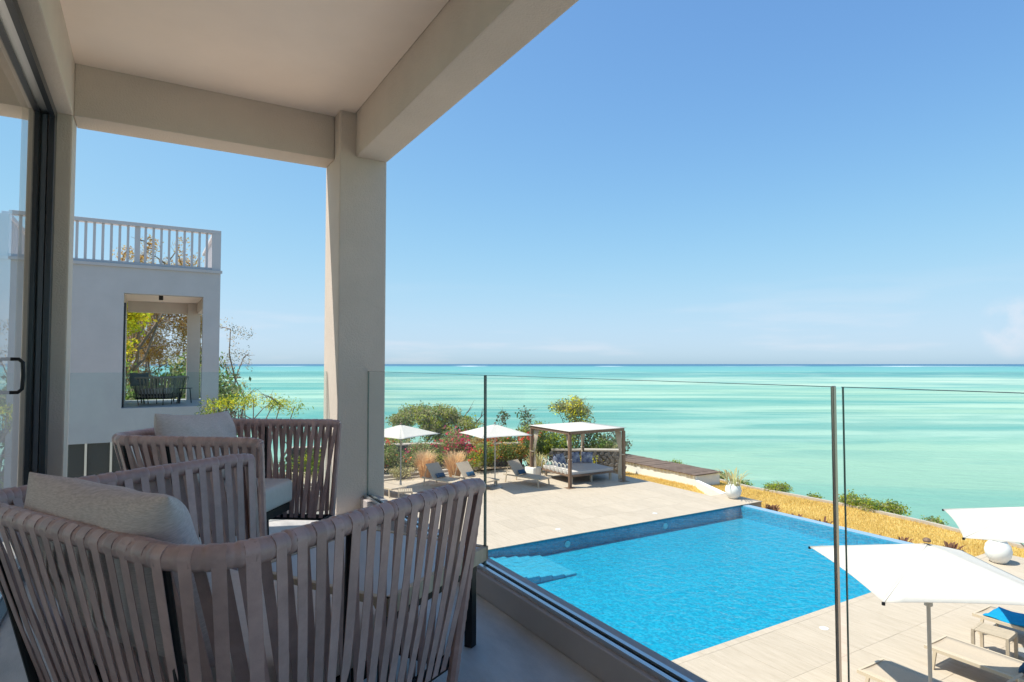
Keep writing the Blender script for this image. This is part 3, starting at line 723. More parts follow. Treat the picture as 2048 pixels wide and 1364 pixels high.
# roof railing: front runs, end post, side run, back parapet
nr = empty('roof_railing', (0,19.3,NT), 0, 'white slatted railing round the roof terrace of the neighbouring villa', 'railing')
M['rail'] = mat('railing_paint', (.44,.44,.47), .7, .3)
def rb(name, x0, y0, z0, x1, y1, z1): return MB().box(x0, y0, z0, x1, y1, z1).build(name, M['rail'], nr, bevel=.004, seg=1)
rb('top_rail', -3.02, .0, 1.12, 1.76, .22, 1.22); rb('bottom_rail', -3.02, .04, .062, 1.53, .16, .14)
rb('end_post', 1.53, .0, .062, 1.76, .22, 1.118); rb('post', -3.24, 0, .062, -3.02, .22, 1.118)
rb('top_rail', -9, .0, 1.12, -3.25, .22, 1.22)
xs = []
x = 1.40; c = 0
while x > -2.95:
    wd = .13 if c in (9, 19) else .06
    rb('baluster', x-wd/2, .06, .142, x+wd/2, .13, 1.118); x -= .188+(.03 if wd > .1 else 0); c += 1
rb('top_rail', 1.56, .23, 1.12, 1.74, 4.2, 1.22)
y = .45
while y < 4.1: rb('baluster', 1.62, y, -.08, 1.68, y+.07, 1.118); y += .22
rb('top_rail', -3.2, .23, 1.12, -3.05, 4.2, 1.22); y = .45
while y < 4.1: rb('baluster', -3.15, y, -.08, -3.09, y+.07, 1.118); y += .22
rb('back_parapet', -8.8, 4.0, -.08, 1.76, 4.2, .62)
# two chairs over there
M['fstrap'] = mat('olive_brown_strap', (.20,.17,.13), .6, .3)
M['fpillow'] = mat('dark_grey_pillow', (.08,.08,.085), .9, .1)
fc = make_chair('dark strap armchair on the neighbouring balcony, left one, back to us', True, M['fstrap'])
fc.location = (.05, 20.2, 0); fc.rotation_euler = (0, 0, R(70))
f2 = copy_tree(fc, (.62, 20.9, 0), R(110), 'dark strap armchair on the neighbouring balcony, further back behind the first')
o = link('back_pillow', pillow_mesh('dark_pillow', .5, .4, .18, M['fpillow'], 14, 10, 4)); o.location = (-.18, 20.42, .74); o.rotation_euler = (R(-10), 0, R(20)); tag(o, 'dark pillow in the left armchair on the neighbouring balcony', 'pillow')
MB()
tb = empty('side_table', (.95,21.0,0), 0, 'small dark tube table beside the chairs on the neighbouring balcony', 'table')
MB().lathe([(0,.44),(.25,.44),(.25,.46),(0,.46)], n=16).build('table_top', M['black'], tb)
for a in range(3): MB().tube([(.18*math.cos(a*2.09), .18*math.sin(a*2.09), .44), (.22*math.cos(a*2.09), .22*math.sin(a*2.09), 0)], .015, 6).build('leg', M['black'], tb)

# ------------------------------------------------------------------ umbrellas
def make_umbrella(label):
    t = empty('parasol', (0,0,0), 0, label, 'parasol', 'square white parasols on the pool terrace')
    RC, ZC, ZA = 1.52, 2.07, 2.45
    MB().tube([(0,0,.04),(0,0,2.40)], .024, 12).build('pole', M['pole'], t, smooth=True)
    MB().lathe([(0,0),(.28,0),(.28,.05),(.05,.07),(.035,.30),(0,.30)], n=24).build('base', M['pole'], t)
    # canopy: four gores, sagging between the ribs, edges curved in
    vs = []; fs = []; K = 10; Wn = 10
    for g in range(4):
        a0, a1 = g*math.pi/2, (g+1)*math.pi/2
        for i in range(K+1):
            f = i/K
            for j in range(Wn+1):
                u = j/Wn; p = Vector((math.cos(a0), math.sin(a0))).lerp(Vector((math.cos(a1), math.sin(a1))), u)*RC*f
                e = 4*u*(1-u); p *= 1-.035*e*f
                z = ZA+(ZC-ZA)*f**1.06 - .03*e*f*(1-f)*4*.5+.012*e*f
                vs.append((p.x, p.y, z))
    for g in range(4):
        o = g*(K+1)*(Wn+1)
        for i in range(K):
            for j in range(Wn): a = o+i*(Wn+1)+j; fs.append((a, a+Wn+1, a+Wn+2, a+1))
    me = MB().add(vs, fs).mesh('canopy', M['umb'], smooth=True); o = link('canopy', me, t)
    sm = o.modifiers.new('thick', 'SOLIDIFY'); sm.thickness = .004
    MB().lathe([(0,0),(.045,0),(.05,.02),(.03,.045),(0,.05)], (0,0,ZA+.03), 12).build('finial', M['brown'], t, smooth=True)
    for k in range(4):
        a = k*math.pi/2; MB().bar((0,0,ZA+.004),(RC*math.cos(a)*.995,RC*math.sin(a)*.995,ZC+.006),.018,.004).build('seam', M['umb'], o)
        r = MB().bar((.03*math.cos(a), .03*math.sin(a), ZA-.05), (RC*math.cos(a)*.99, RC*math.sin(a)*.99, ZC-.012), .02, .014).build('rib', M['pole'], t)
        MB().bar((.03*math.cos(a), .03*math.sin(a), ZA-.75), (RC*math.cos(a)*.5, RC*math.sin(a)*.5, (ZA+ZC)/2-.03), .014, .012).build('strut', M['pole'], r)
        c = (RC*math.cos(a), RC*math.sin(a)); MB().lathe([(0,-.025),(.02,-.02),(.02,.01),(0,.015)], (c[0], c[1], ZC-.01), 8).build('rib_tip', M['black'], r)
    MB().lathe([(.025,-.05),(.05,-.04),(.05,.04),(.025,.05)], (0,0,ZA-.75), 12).build('runner', M['pole'], t)
    return t
u = make_umbrella('white square parasol nearest the camera, standing just right of the glass joint'); u.location = (8.8, 4.17, DECK); u.rotation_euler = (0,0,R(9))
copy_tree(u, (12.55,4.35,DECK), R(76), 'white square parasol cut off by the right edge above the far vase')
copy_tree(u, (8.49,22.64,DECK), R(250), 'white square parasol beside the pillar, leftmost of the two before the flower bed')
copy_tree(u, (11.71,20.94,DECK), R(222), 'white square parasol between flower bed and cabana, its canopy crossed by a glass joint')

# ------------------------------------------------------------------ loungers
def make_lounger(label):
    # foot at +x end, head at -x; length 1.95
    t = empty('sun_lounger', (0,0,0), 0, label, 'sun lounger', 'sling sun loungers on the pool terrace')
    W = .66
    for sy in (-1, 1):
        MB().bar((-.95, sy*W/2, .31), (.98, sy*W/2, .31), .035, .05).build('side_rail', M['lframe'], t)
        for x, dx in ((-.80,-.04), (.85,.04)): MB().bar((x, sy*W/2, .29), (x+dx, sy*(W/2+.01), 0), .035, .045, (1,0,0)).build('leg', M['lframe'], t)
    MB().bar((.985,-W/2-.017,.31), (.985,W/2+.017,.31), .035, .05).build('end_rail', M['lframe'], t)
    vs = []; fs = []
    n = 10
    for i in range(n+1):
        x = -.28+(1.24)*i/n
        for j in range(7):
            y = -W/2+.02+(W-.04)*j/6; vs.append((x, y, .335-.018*math.sin(math.pi*j/6)))
    for i in range(n):
        for j in range(6): a = i*7+j; fs.append((a, a+7, a+8, a+1))
    o = MB().add(vs, fs).build('seat_sling', M['sling'], t, smooth=True); o.modifiers.new('thick', 'SOLIDIFY').thickness = .012
    bk = MB().add([(-.28,-W/2,.34),(-.28,W/2,.34),(-.74,W/2,.86),(-.74,-W/2,.86)], [(0,1,2,3)]).build('back_sling', M['sling'], t); bk.modifiers.new('thick', 'SOLIDIFY').thickness = .03
    MB().bar((-.70,-W/2+.06,.80),(-.86,-W/2+.06,.32),.025,.025).build('back_strut', M['lframe'], t)
    MB().bar((-.70,W/2-.06,.80),(-.86,W/2-.06,.32),.025,.025).build('back_strut', M['lframe'], t)
    return t
def at_(x, y, z): return (x, y, z)
L1 = make_lounger('sun lounger before the dry grass clumps, back raised and in shade')
L1.location = (10.05, 22.0, DECK); L1.rotation_euler = (0,0,R(-72))
L2 = copy_tree(L1, (11.2,21.65,DECK), R(-72), 'sun lounger with sunlit raised back directly left of the second parasol pole')
L3 = copy_tree(L1, (13.2,21.0,DECK), R(-72), 'sun lounger in parasol shade between the second parasol and the cabana')
L4 = copy_tree(L1, (11.05,4.15,DECK), R(90), 'sun lounger with its foot beside the near parasol pole at the lower right corner')
L5 = copy_tree(L1, (9.35,4.25,DECK), R(90), 'lounger showing only its foot end at the bottom edge')
L6 = copy_tree(L1, (13.15,4.35,DECK), R(90), 'sun lounger under the turquoise towel, behind the slatted stool')
L7 = copy_tree(L1, (7.6,22.2,DECK), R(-72), 'sun lounger mostly hidden by the pillar, beside the low slatted table')
sp = pillow_mesh('cushion', .42, .20, .12, M['blue'], 14, 10, 5)
def cushion(x, y, z, rz, label, m=None, grp='small blue cushions on the loungers', me=sp, tilt=-40, name='cushion'):
    o = link(name, me); o.location = (x, y, z); o.rotation_euler = (R(tilt), 0, rz); tag(o, label, 'cushion', grp); return o
def head(L, d=-.28): 
    a = L.rotation_euler.z; return (L.location.x+math.cos(a)*d, L.location.y+math.sin(a)*d, DECK+.44)
for L_, lb in ((L1,'small blue cushion on the shaded lounger before the dry grass'),(L2,'small blue cushion on the sunlit lounger left of the second parasol pole'),(L3,'small blue cushion on the lounger next to the cabana'),(L4,'round ended blue cushion cut by the right edge on the lower right lounger')):
    x, y, z = head(L_, -.24); cushion(x, y, z, L_.rotation_euler.z+R(90), lb)
tw = MB(); vs = []; fs = []
for i in range(13):
    for j in range(7):
        x = 12.83+.64*j/6; y = 4.0+1.2*i/12; vs.append((x, y, DECK+.355+.012*math.sin(i*1.3+j*.7)+.01*math.sin(j*2.1)))
for i in range(12):
    for j in range(6): a = i*7+j; fs.append((a, a+1, a+8, a+7))
o = tw.add(vs, fs).build('towel', M['turq'], smooth=True); o.modifiers.new('thick', 'SOLIDIFY').thickness = .012
tag(o, 'turquoise towel spread on the lounger under the right parasol', 'towel')
o = link('cushion', pillow_mesh('navy_cushion', .5, .4, .16, M['pat'], 14, 10, 9)); o.location = (13.15, 4.15, DECK+.47); o.rotation_euler = (R(-35),0,R(180)); tag(o, 'dark blue speckled cushion on the towel under the right parasol', 'cushion')

# slatted stool
def make_stool(label, w, d, h, nsl):
    t = empty('slatted_stool', (0,0,0), 0, label, 'stool')
    for i in range(nsl):
        x = -w/2+.04+(w-.08)*i/(nsl-1); MB().box(x-.028, -d/2+.022, h-.022, x+.028, d/2-.022, h).build('slat', M['teak'], t)
    for sy in (-1,1): MB().box(-w/2, sy*d/2-.02, h-.06, w/2, sy*d/2+.02, h+.003).build('side_rail', M['teak'], t)
    for sx in (-1,1):
        for sy in (-1,1): MB().box(sx*(w/2-.02)-.022, sy*(d/2)-.023, 0, sx*(w/2-.02)+.022, sy*(d/2)+.023, h-.061).build('leg', M['teak'], t)
    return t
s_ = make_stool('small weathered slatted stool on the paving under the right hand parasol', .46, .46, .43, 7); s_.location = (12.03, 4.72, DECK); s_.rotation_euler = (0,0,R(6))
s_ = make_stool('low slatted side table next to the pillar before the leftmost parasol', .5, .5, .36, 7); s_.location = (7.9, 20.6, DECK); s_.rotation_euler = (0,0,R(-20))

# ------------------------------------------------------------------ cabana
cb = empty('cabana', (15.5,20.72,DECK), 0, 'timber post cabana with flat white canopy and tied curtains beside the paving', 'cabana')
A0, A1, B0, B1 = -1.36, 1.36, -1.38, 1.38; CH_ = 2.18
for sx, sy in ((A0,B0),(A1,B0),(A0,B1),(A1,B1)):
    p = MB().box(sx-.055, sy-.055, .014, sx+.055, sy+.055, CH_-.12).build('post', M['brown'], cb, bevel=.006)
    MB().box(sx-.17, sy-.17, 0, sx+.17, sy+.17, .013).build('base_plate', M['brown'], p)
    # curtain gathered by a tie, hanging just inside the post
    ix = -1 if sx > 0 else 1; iy = -1 if sy > 0 else 1
    prof = [(2.03,.30),(1.6,.20),(1.15,.07),(1.05,.06),(.9,.09),(.4,.15),(.05,.14)]
    vs = []; fs = []; n = 24
    for z, w_ in prof:
        for k in range(n):
            u = k/(n-1); fold = .022*math.sin(u*math.pi*7)*(.5+w_)
            vs.append((sx+ix*(.085+fold+u*.02), sy+iy*(.03+w_*1.35*u), z)) if True else None
    for i in range(len(prof)-1):
        for k in range(n-1): a = i*n+k; fs.append((a, a+1, a+n+1, a+n))
    o = MB().add(vs, fs).build('curtain', M['curtain'], cb, smooth=True); o.modifiers.new('thick', 'SOLIDIFY').thickness = .006
    MB().lathe([(.085,-.02),(.095,0),(.085,.02)], (sx+ix*.03, sy+iy*.03, 1.10), 14).build('curtain_tie', M['curtain'], o, smooth=True)
for a, b in (((A0,B0),(A1,B0)),((A1,B0),(A1,B1)),((A1,B1),(A0,B1)),((A0,B1),(A0,B0))):
    MB().bar((a[0],a[1],CH_-.06),(b[0],b[1],CH_-.06),.10,.118).build('top_beam', M['brown'], cb)
MB().bar((0,B0,CH_-.05),(0,B1,CH_-.05),.06,.07).build('cross_beam', M['brown'], cb)
vs = []; fs = []
for i in range(9):
    for j in range(9):
        x = A0-.09+(A1-A0+.18)*i/8; y = B0-.09+(B1-B0+.18)*j/8; vs.append((x, y, CH_+.012-.03*abs(math.sin(i/8*2*math.pi))*math.sin(j/8*math.pi)))
for i in range(8):
    for j in range(8): a = i*9+j; fs.append((a, a+9, a+10, a+1))
o = MB().add(vs, fs).build('canopy', M['umb'], cb, smooth=True); o.modifiers.new('thick', 'SOLIDIFY').thickness = .008
# day bed
db = empty('daybed', (15.65,20.85,DECK), 0, 'wide low daybed with pale mattress and white hooped rail inside the cabana', 'daybed')
MB().box(-1.15,-1.05,.30,1.15,1.05,.37).build('frame', M['brown'], db, bevel=.01)
MB().box(-1.10,-1.0,.372,1.10,1.0,.50).build('mattress', M['cushion'], db, bevel=.03, seg=3, smooth=True)
for x in (-1.0, 0, 1.0):
    for y in (-.9,.9): MB().box(x-.04,y-.04,0,x+.04,y+.04,.299).build('leg', M['teak'], db)
M['loop'] = mat('white_loop', (.7,.68,.62), .6, .3)
def hoops(a, b, n):
    for i in range(n):
        p = Vector(a).lerp(Vector(b), (i+.5)/n); d = (Vector(b)-Vector(a)).normalized()*.17
        MB().tube([p-d*1+Vector((0,0,0)), p-d*1.02+Vector((0,0,.22)), p-d*.6+Vector((0,0,.36)), p+Vector((0,0,.41)), p+d*.6+Vector((0,0,.36)), p+d*1.02+Vector((0,0,.22)), p+d*1], .014, 6).build('hoop', M['loop'], db, smooth=True)
hoops((-1.13,-.95,.37), (-1.13,1.0,.37), 7); hoops((-1.1,1.03,.37), (1.1,1.03,.37), 8); hoops((1.13,.2,.37), (1.13,1.0,.37), 3)
pc = pillow_mesh('cushion', .5, .5, .18, M['pat'], 14, 14, 3)
for i, (x, y, rz, lb) in enumerate(((14.85,21.3,60,'blue and white patterned cushion at the left corner of the daybed'),(15.35,21.65,15,'blue and white patterned cushion second from left on the daybed'),(16.15,21.7,0,'blue and white patterned cushion third from left on the daybed'),(16.6,21.45,-40,'blue and white patterned cushion at the right corner of the daybed'))):
    cushion(x, y, DECK+.72, R(rz), lb, grp='patterned cushions on the daybed', me=pc, tilt=-18)

# square planter next to the cabana
pl = empty('planter', (14.25,22.15,DECK), R(15), 'cream square planter beside the left post of the cabana', 'planter')
MB().prism([(-.26,-.26),(.26,-.26),(.26,.26),(-.26,.26)], 0, .42).build('pot', M['white'], pl, bevel=.05, seg=3, smooth=True)
MB().box(-.2,-.2,.42,.2,.2,.43).build('soil', M['soil'], pl)
# round white vases
def make_vase(label):
    t = empty('vase', (0,0,0), 0, label, 'vase', 'round white vases at the pool corners')
    MB().lathe([(0,0),(.16,0),(.20,.03),(.30,.18),(.335,.34),(.30,.50),(.22,.60),(.20,.64),(.22,.66),(.19,.66),(.17,.60),(0,.58)], n=28).build('body', M['white'], t, smooth=True)
    MB().lathe([(0,.585),(.165,.585)], n=20).build('soil', M['soil'], t)
    return t
v1 = make_vase('round white vase holding a spiky plant on the paving corner before the lawn'); v1.location = (18.1,14.9,DECK); v1.scale = (.85,)*3
v2 = copy_tree(v1, (17.8,6.85,DECK), 0, 'round white vase standing just below the right hand parasol canopy'); v2.scale = (.83,)*3

# ------------------------------------------------------------------ jetty like timber deck on a white wall
jt = empty('timber_platform', (20.1,17.6,LZ), 0, 'long weathered plank platform on a white wall at the cliff side of the lawn', 'platform')
H_ = DECK+.10-LZ
MB().box(0,.9,-.3,.2,8.2,H_-.05).build('base_wall', M['white'], jt); MB().box(.202,.9,-.3,1.5,1.1,H_-.05).build('end_wall', M['white'], jt); MB().box(1.3,1.102,-.3,1.5,8.2,H_-.05).build('base_wall', M['white'], jt)
npl = 34
for i in range(npl):
    y = .82+i*(7.5/npl); dz = random.uniform(-.006,.006)
    MB().box(-.08+random.uniform(-.02,.02), y, H_-.045+dz, 1.62+random.uniform(-.02,.02), y+7.5/npl-.022, H_+dz).build('plank', M['plank'], jt)
# sloping white strip from platform corner to the terrace
sw = MB(); sw.add([(20.0,18.4,LZ+.30),(20.22,18.5,LZ+.30),(18.75,15.75,DECK-.03),(18.45,15.75,DECK-.03),(20.0,18.4,LZ-.1),(20.22,18.5,LZ-.1),(18.75,15.75,LZ-.2),(18.45,15.75,LZ-.2)], [(0,1,2,3),(0,3,7,4),(1,5,6,2),(0,4,5,1),(3,2,6,7)])
tag(sw.build('low_wall', M['white']), 'low sloping white wall running from the timber platform down to the vase corner', 'wall')

# ------------------------------------------------------------------ stone garden wall
def stone_wall(path, z0, z1, th, label):
    t = empty('stone_wall', (path[0][0], path[0][1], z0), 0, label, 'wall')
    o0 = Vector((path[0][0], path[0][1])); tot = 0; core = MB(); sts = MB()
    rnd = random.Random(11); n = 0
    meshes = []
    for k in range(6):
        me = MB().prism([(math.cos(a)*rnd.uniform(.75,1.05), math.sin(a)*rnd.uniform(.7,1.0)) for a in np.linspace(0, 2*math.pi, 8)[:-1]], -.5, .5).mesh('stone', M['stone'], bevel=.15, seg=1); meshes.append(me)
    for a, b in zip(path[:-1], path[1:]):
        a = Vector(a)-o0; b = Vector(b)-o0; L_ = (b-a).length; d = (b-a)/L_; nrm = Vector((d.y,-d.x)); ang = math.atan2(d.y, d.x)
        core.bar((a.x,a.y,(z1-z0)/2-.02), (b.x,b.y,(z1-z0)/2-.02), th, z1-z0-.04)
        r = 0; z = .45
        while z < z1-z0-.03:
            x = (r % 2)*.12
            while x < L_:
                p = a+d*x+nrm*(th/2)
                w_ = rnd.uniform(.13,.20)
                if n < 290:
                    o = link('stone', rnd.choice(meshes), t, (p.x,p.y,z+rnd.uniform(-.02,.02))); o.rotation_mode = 'XYZ'; o.rotation_euler = (R(90),rnd.uniform(0,3),ang); o.scale = (w_, .095, .12); n += 1
                x += w_*1.75
            z += .165; r += 1
    core.build('core', M['stone'], t)
    c = MB()
    for a, b in zip(path[:-1], path[1:]):
        a = Vector(a)-o0; b = Vector(b)-o0; c.bar((a.x,a.y,z1-z0+.02),(b.x,b.y,z1-z0+.02),th+.12,.07)
    c.build('coping', M['cap'], t)
stone_wall([(5.5,28.9),(11.2,27.2),(15.4,24.9)], LZ-.1, DECK+1.0, .4, 'rubble stone wall with pale coping behind the flower bed')
stone_wall([(16.6,24.2),(19.4,22.2)], LZ-.1, DECK+.72, .35, 'shorter rubble stone wall between cabana and timber platform')
lw = MB(); lw.box(3,24.65,LZ-.1,12.2,24.95,DECK+.16); lw.box(3,24.42,LZ-.1,12.2,24.645,DECK+.05); tag(lw.build('planter_ledge', M['cap'], bevel=.01), 'low pale ledge edging the flower bed behind the loungers', 'wall')
bed = MB().add([(3,24.96,DECK-.02),(12.2,24.96,DECK-.02),(17.5,24.4,DECK-.05),(15.4,24.8,DECK-.02),(11.2,27.2,DECK-.02),(3,29.5,DECK-.02)], [(0,1,2,3,4,5)]).build('flower_bed', M['soil']); tag(bed, kind='structure')

# ------------------------------------------------------------------ vegetation
def leaf_cloud(name, blobs, n, size, material, parent, seed=0, aspect=.5, gap=.35, shell=.35):
    """blobs: (x,y,z,rx,ry,rz).  n rhombic leaves gathered on random twigs inside the blobs"""
    g = np.random.default_rng(seed); B = np.array(blobs, float); vol = B[:,3]*B[:,4]*B[:,5]; pick = g.choice(len(B), max(1, n//14), p=vol/vol.sum())
    nt_ = len(pick); d = g.normal(size=(nt_,3)); d /= np.linalg.norm(d, axis=1)[:,None]; r = (shell+(1-shell)*g.random(nt_))**.6
    tw_ = B[pick,:3]+d*B[pick,3:]*r[:,None]*g.uniform(.7,1.12,nt_)[:,None]
    k = g.integers(0, nt_, n); P = tw_[k]+g.normal(size=(n,3))*size*np.array([2.2,2.2,1.7])
    u = g.normal(size=(n,3)); u /= np.linalg.norm(u, axis=1)[:,None]; v = np.cross(u, g.normal(size=(n,3))); v /= np.linalg.norm(v, axis=1)[:,None]
    s = size*g.uniform(.6,1.3,n)[:,None]
    V = np.stack([P-u*s, P+v*s*aspect, P+u*s, P-v*s*aspect], 1).reshape(-1,3)
    me = bpy.data.meshes.new(name); me.vertices.add(4*n); me.vertices.foreach_set('co', V.ravel()); me.loops.add(4*n); me.loops.foreach_set('vertex_index', np.arange(4*n))
    me.polygons.add(n); me.polygons.foreach_set('loop_start', np.arange(n)*4); me.polygons.foreach_set('loop_total', np.full(n,4)); me.update(calc_edges=True); me.materials.append(material)
    return link(name, me, parent)
def limbs(t, root, tips, r0, m, name='trunk', seed=0, twigs=3, spread=.3):
    g = random.Random(seed); mb = MB(); mid = Vector(root)
    for tip in tips:
        a = Vector(root); b = Vector(tip); q = []; k = 6
        for i in range(k+1):
            f = i/k; p = a.lerp(b, f); p.x += g.uniform(-.06,.06)*(b-a).length*(0<i<k); p.y += g.uniform(-.06,.06)*(b-a).length*(0<i<k); p.z += .1*math.sin(f*3.14)*(b-a).length*.4; q.append(p)
        mb.tube(q, [r0*(1-.8*i/k) for i in range(k+1)], 6)
        for s in range(twigs):
            i = g.randint(2, k); c = q[i]; e = c+Vector((g.uniform(-1,1),g.uniform(-1,1),g.uniform(-.1,1)))*spread*(b-a).length
            mb.tube([c, c.lerp(e,.5)+Vector((0,0,.05)), e], [r0*.35, r0*.22, r0*.08], 5)
            for s2 in range(2):
                e2 = e+Vector((g.uniform(-1,1),g.uniform(-1,1),g.uniform(-.2,.8)))*spread*.5*(b-a).length; mb.tube([c.lerp(e,.6), e2], [r0*.16, r0*.05], 4)
    return mb.build(name, m, t, smooth=True)
def bush(x, y, z, rx, rz, n, size, mats, label, cat='shrub', seed=0, name='shrub', group='shrubs round the pool terrace', flowers=None, nb=7, stems=True):
    n = int(n*1.35); t = empty(name, (x, y, z), 0, label, cat, group); g = random.Random(seed)
    bl = [(g.uniform(-.55,.55)*rx, g.uniform(-.55,.55)*rx, rz*g.uniform(.55,1.35), rx*g.uniform(.35,.6), rx*g.uniform(.35,.6), rz*g.uniform(.3,.5)) for _ in range(nb)]
    if stems: limbs(t, (0,0,-.05), [(b[0],b[1],b[2]) for b in bl[:4]], .035, M['bark'], 'stem', seed)
    for i, m in enumerate(mats): leaf_cloud('foliage', bl, n//len(mats), size, M[m], t, seed*7+i, aspect=.45)
    if flowers:
        fb = [(b[0],b[1],b[2]+b[5]*.35,b[3]*1.05,b[4]*1.05,b[5]) for b in bl]
        leaf_cloud('flowers', fb, flowers[1], flowers[2], M[flowers[0]], t, seed+99, aspect=.9, shell=.8)
    return t
D = DECK
bush(8.75,25.7,D,1.0,.95,3600,.05,('leaf_green','leaf_olive','leaf_dark'),'green shrub with coral flowers next to the pillar','shrub',1,flowers=('petal_red',160,.05))
bush(8.3,26.4,D+.5,.8,.75,900,.05,('leaf_olive',),'pale pink bougainvillea behind the green shrub at the pillar','shrub',2,flowers=('petal_pale',600,.05))
bush(12.3,26.0,D+.1,.95,1.0,2400,.05,('leaf_green','leaf_olive'),'bougainvillea with bright pink flowers in front of the stone wall','shrub',3,flowers=('petal_pink',520,.055))
bush(12.95,24.6,D,.85,.75,3400,.045,('leaf_green','leaf_lime','leaf_olive'),'rounded light green shrub with a few red flowers behind the loungers','shrub',4,flowers=('petal_red',150,.045))
bush(13.9,25.6,D+.1,.9,.8,2200,.05,('leaf_olive','leaf_orange'),'bush of orange and coral blossom along the top of the stone wall','shrub',5,flowers=('petal_red',260,.05))
bush(14.4,24.2,D,.8,.7,3000,.045,('leaf_dark','leaf_orange','leaf_green'),'croton like shrub with orange speckled leaves right of the second parasol pole','shrub',6)
bush(15.6,24.5,D,.8,1.0,2600,.05,('leaf_green','leaf_dark'),'tall shrub with red flower spikes behind the left cabana post','shrub',7,flowers=('petal_red',260,.05))
bush(16.9,24.3,D,.9,.95,3200,.06,('leaf_lime','leaf_green','leaf_dark'),'yellow green shrub seen through the cabana','shrub',8)
bush(18.0,23.2,D,.45,.35,700,.07,('leaf_yellow','leaf_lime'),'low bright yellow leaved plant behind the daybed cushions','shrub',9)
bush(11.1,25.9,D,.6,.45,1500,.045,('leaf_lime','leaf_dark'),'small dark green bush between the two dry grass clumps','shrub',10)
bush(9.3,24.4,D-.02,.6,.3,700,.04,('leaf_olive','spike'),'scrubby low plant in front of the ledge beside the leftmost parasol','shrub',11)
bush(15.0,25.7,D+.1,1.0,.9,3600,.055,('leaf_green','leaf_lime','leaf_olive'),'leafy green bush filling the gap behind the second parasol pole','shrub',12,flowers=('petal_red',120,.05))
bush(16.3,25.0,D+.15,.8,1.05,3200,.055,('leaf_olive','leaf_lime','leaf_dark'),'taller mixed green bush between the red flower spikes and the cabana roof','shrub',13)
bush(19.6,24.2,D-.2,1.0,.8,2600,.055,('leaf_green','leaf_olive'),'green scrub behind the short stone wall right of the cabana','shrub',14)
bush(10.6,26.5,D,.9,.7,2200,.05,('leaf_green','leaf_olive'),'green bush against the stone wall behind the smaller dry grass clump','shrub',15,flowers=('petal_pink',90,.05))
# big olive crown behind the wall
def tree(x, y, z, h, blobs, n, size, mats, label, seed, r0=.12, name='tree', cat='tree', group='trees beyond the terrace', bark='bark', aspect=.5, twigs=4, spread=.28):
    t = empty(name, (x, y, z), 0, label, cat, group)
    limbs(t, (0,0,-.3), [(b[0],b[1],b[2]) for b in blobs[:8]], r0, M[bark], 'trunk', seed, twigs, spread)
    for i, m in enumerate(mats): leaf_cloud('crown', blobs, n//len(mats), size, M[m], t, seed*5+i, aspect=aspect, shell=.3)
    return t
g = random.Random(4)
bl = [(g.uniform(-2.2,2.3), g.uniform(-1,1), 0, .9, .8, .6) for _ in range(16)]
bl0 = [(b[0]*1.1-.1, b[1], 3.95-.24*b[0]**2+g.uniform(-1.9,.2), g.uniform(.45,.85), .8, g.uniform(.3,.5)) for b in bl*2]
bl = []
while len(bl) < 46:
    x_ = g.uniform(-2.7,2.7); z_ = g.uniform(0,1)**.7
    if (x_/2.7)**2+z_**2 < 1.0: bl.append((x_*.859, -x_*.512+g.uniform(-.9,.9), 2.25+z_*2.0, g.uniform(.35,.6), .6, g.uniform(.22,.38)))
tree(13.1,30.3,EYE-6.6,4,bl,17000,.065,('leaf_olive','leaf_lime','leaf_green','leaf_olive','leaf_olive'),'broad olive green tree crown rising behind the stone wall against the sea',21,.12)
# tree over the cabana
bl = [(g.uniform(-.9,.9), g.uniform(-.5,.5), g.uniform(2.6,4.3), .45, .4, .3) for _ in range(16)]
tree(18.6,25.2,EYE-6.2,4,bl,4600,.055,('leaf_olive','leaf_yellow','leaf_dark'),'thin tree with yellowing leaves rising above the cabana canopy',22,.05,spread=.12)
# sparse dark-leaved stems
for i, (x, y, zt, sc, lb) in enumerate(((15.6,26.4,4.2,1.0,'sparse stems with round dark leaves between second parasol and cabana'),(16.9,26.0,3.6,.8,'second clump of sparse dark leaves just left of the cabana roof'),(19.3,24.4,3.5,1.0,'sparse grey green shrub seen through the back of the cabana'),(20.8,24.9,3.2,.9,'thin leafless looking bush behind the start of the timber platform'))):
    bl = [(g.uniform(-1.1,1.1)*sc, g.uniform(-.5,.5), g.uniform(1.6,zt-.6), .35, .3, .3) for _ in range(12)]
    tree(x, y, EYE-6.0, 3, bl, 800, .06, ('leaf_dark','leaf_grey'), lb, 30+i, .03, name='sparse_shrub', cat='shrub', aspect=.8, twigs=5, spread=.16)
# shrubs along the cliff edge
EDGE = [(22.9,22.5,.6,'low green scrub behind the middle of the timber platform'),(22.75,19.6,.45,'sparse low scrub behind the end of the timber platform'),(22.7,16.6,.5,'tuft of green scrub at the cliff edge right of the spiky vase'),(22.85,13.4,.6,'green scrub on the cliff edge just left of the glass joint'),(22.9,12.2,.65,'widest green scrub at the cliff edge right of the glass joint'),(22.75,10.6,.35,'small green sprig at the cliff edge, between scrub and parasol'),(22.35,9.0,.45,'yellow green tuft at the cliff edge beside the right parasol corner'),(22.8,14.9,.3,'tiny brownish scrub at the cliff edge above the lawn'),(22.6,18.3,.4,'wispy scrub beside the end wall of the timber platform')]
for i, (x, y, r_, lb) in enumerate(EDGE):
    bush(x, y, LZ-.35, r_*1.1, r_*.62, int(1500*r_/.5), .045, ('leaf_lime','leaf_green','leaf_olive'), lb, 'shrub', 50+i, group='scrub along the cliff edge', stems=False)
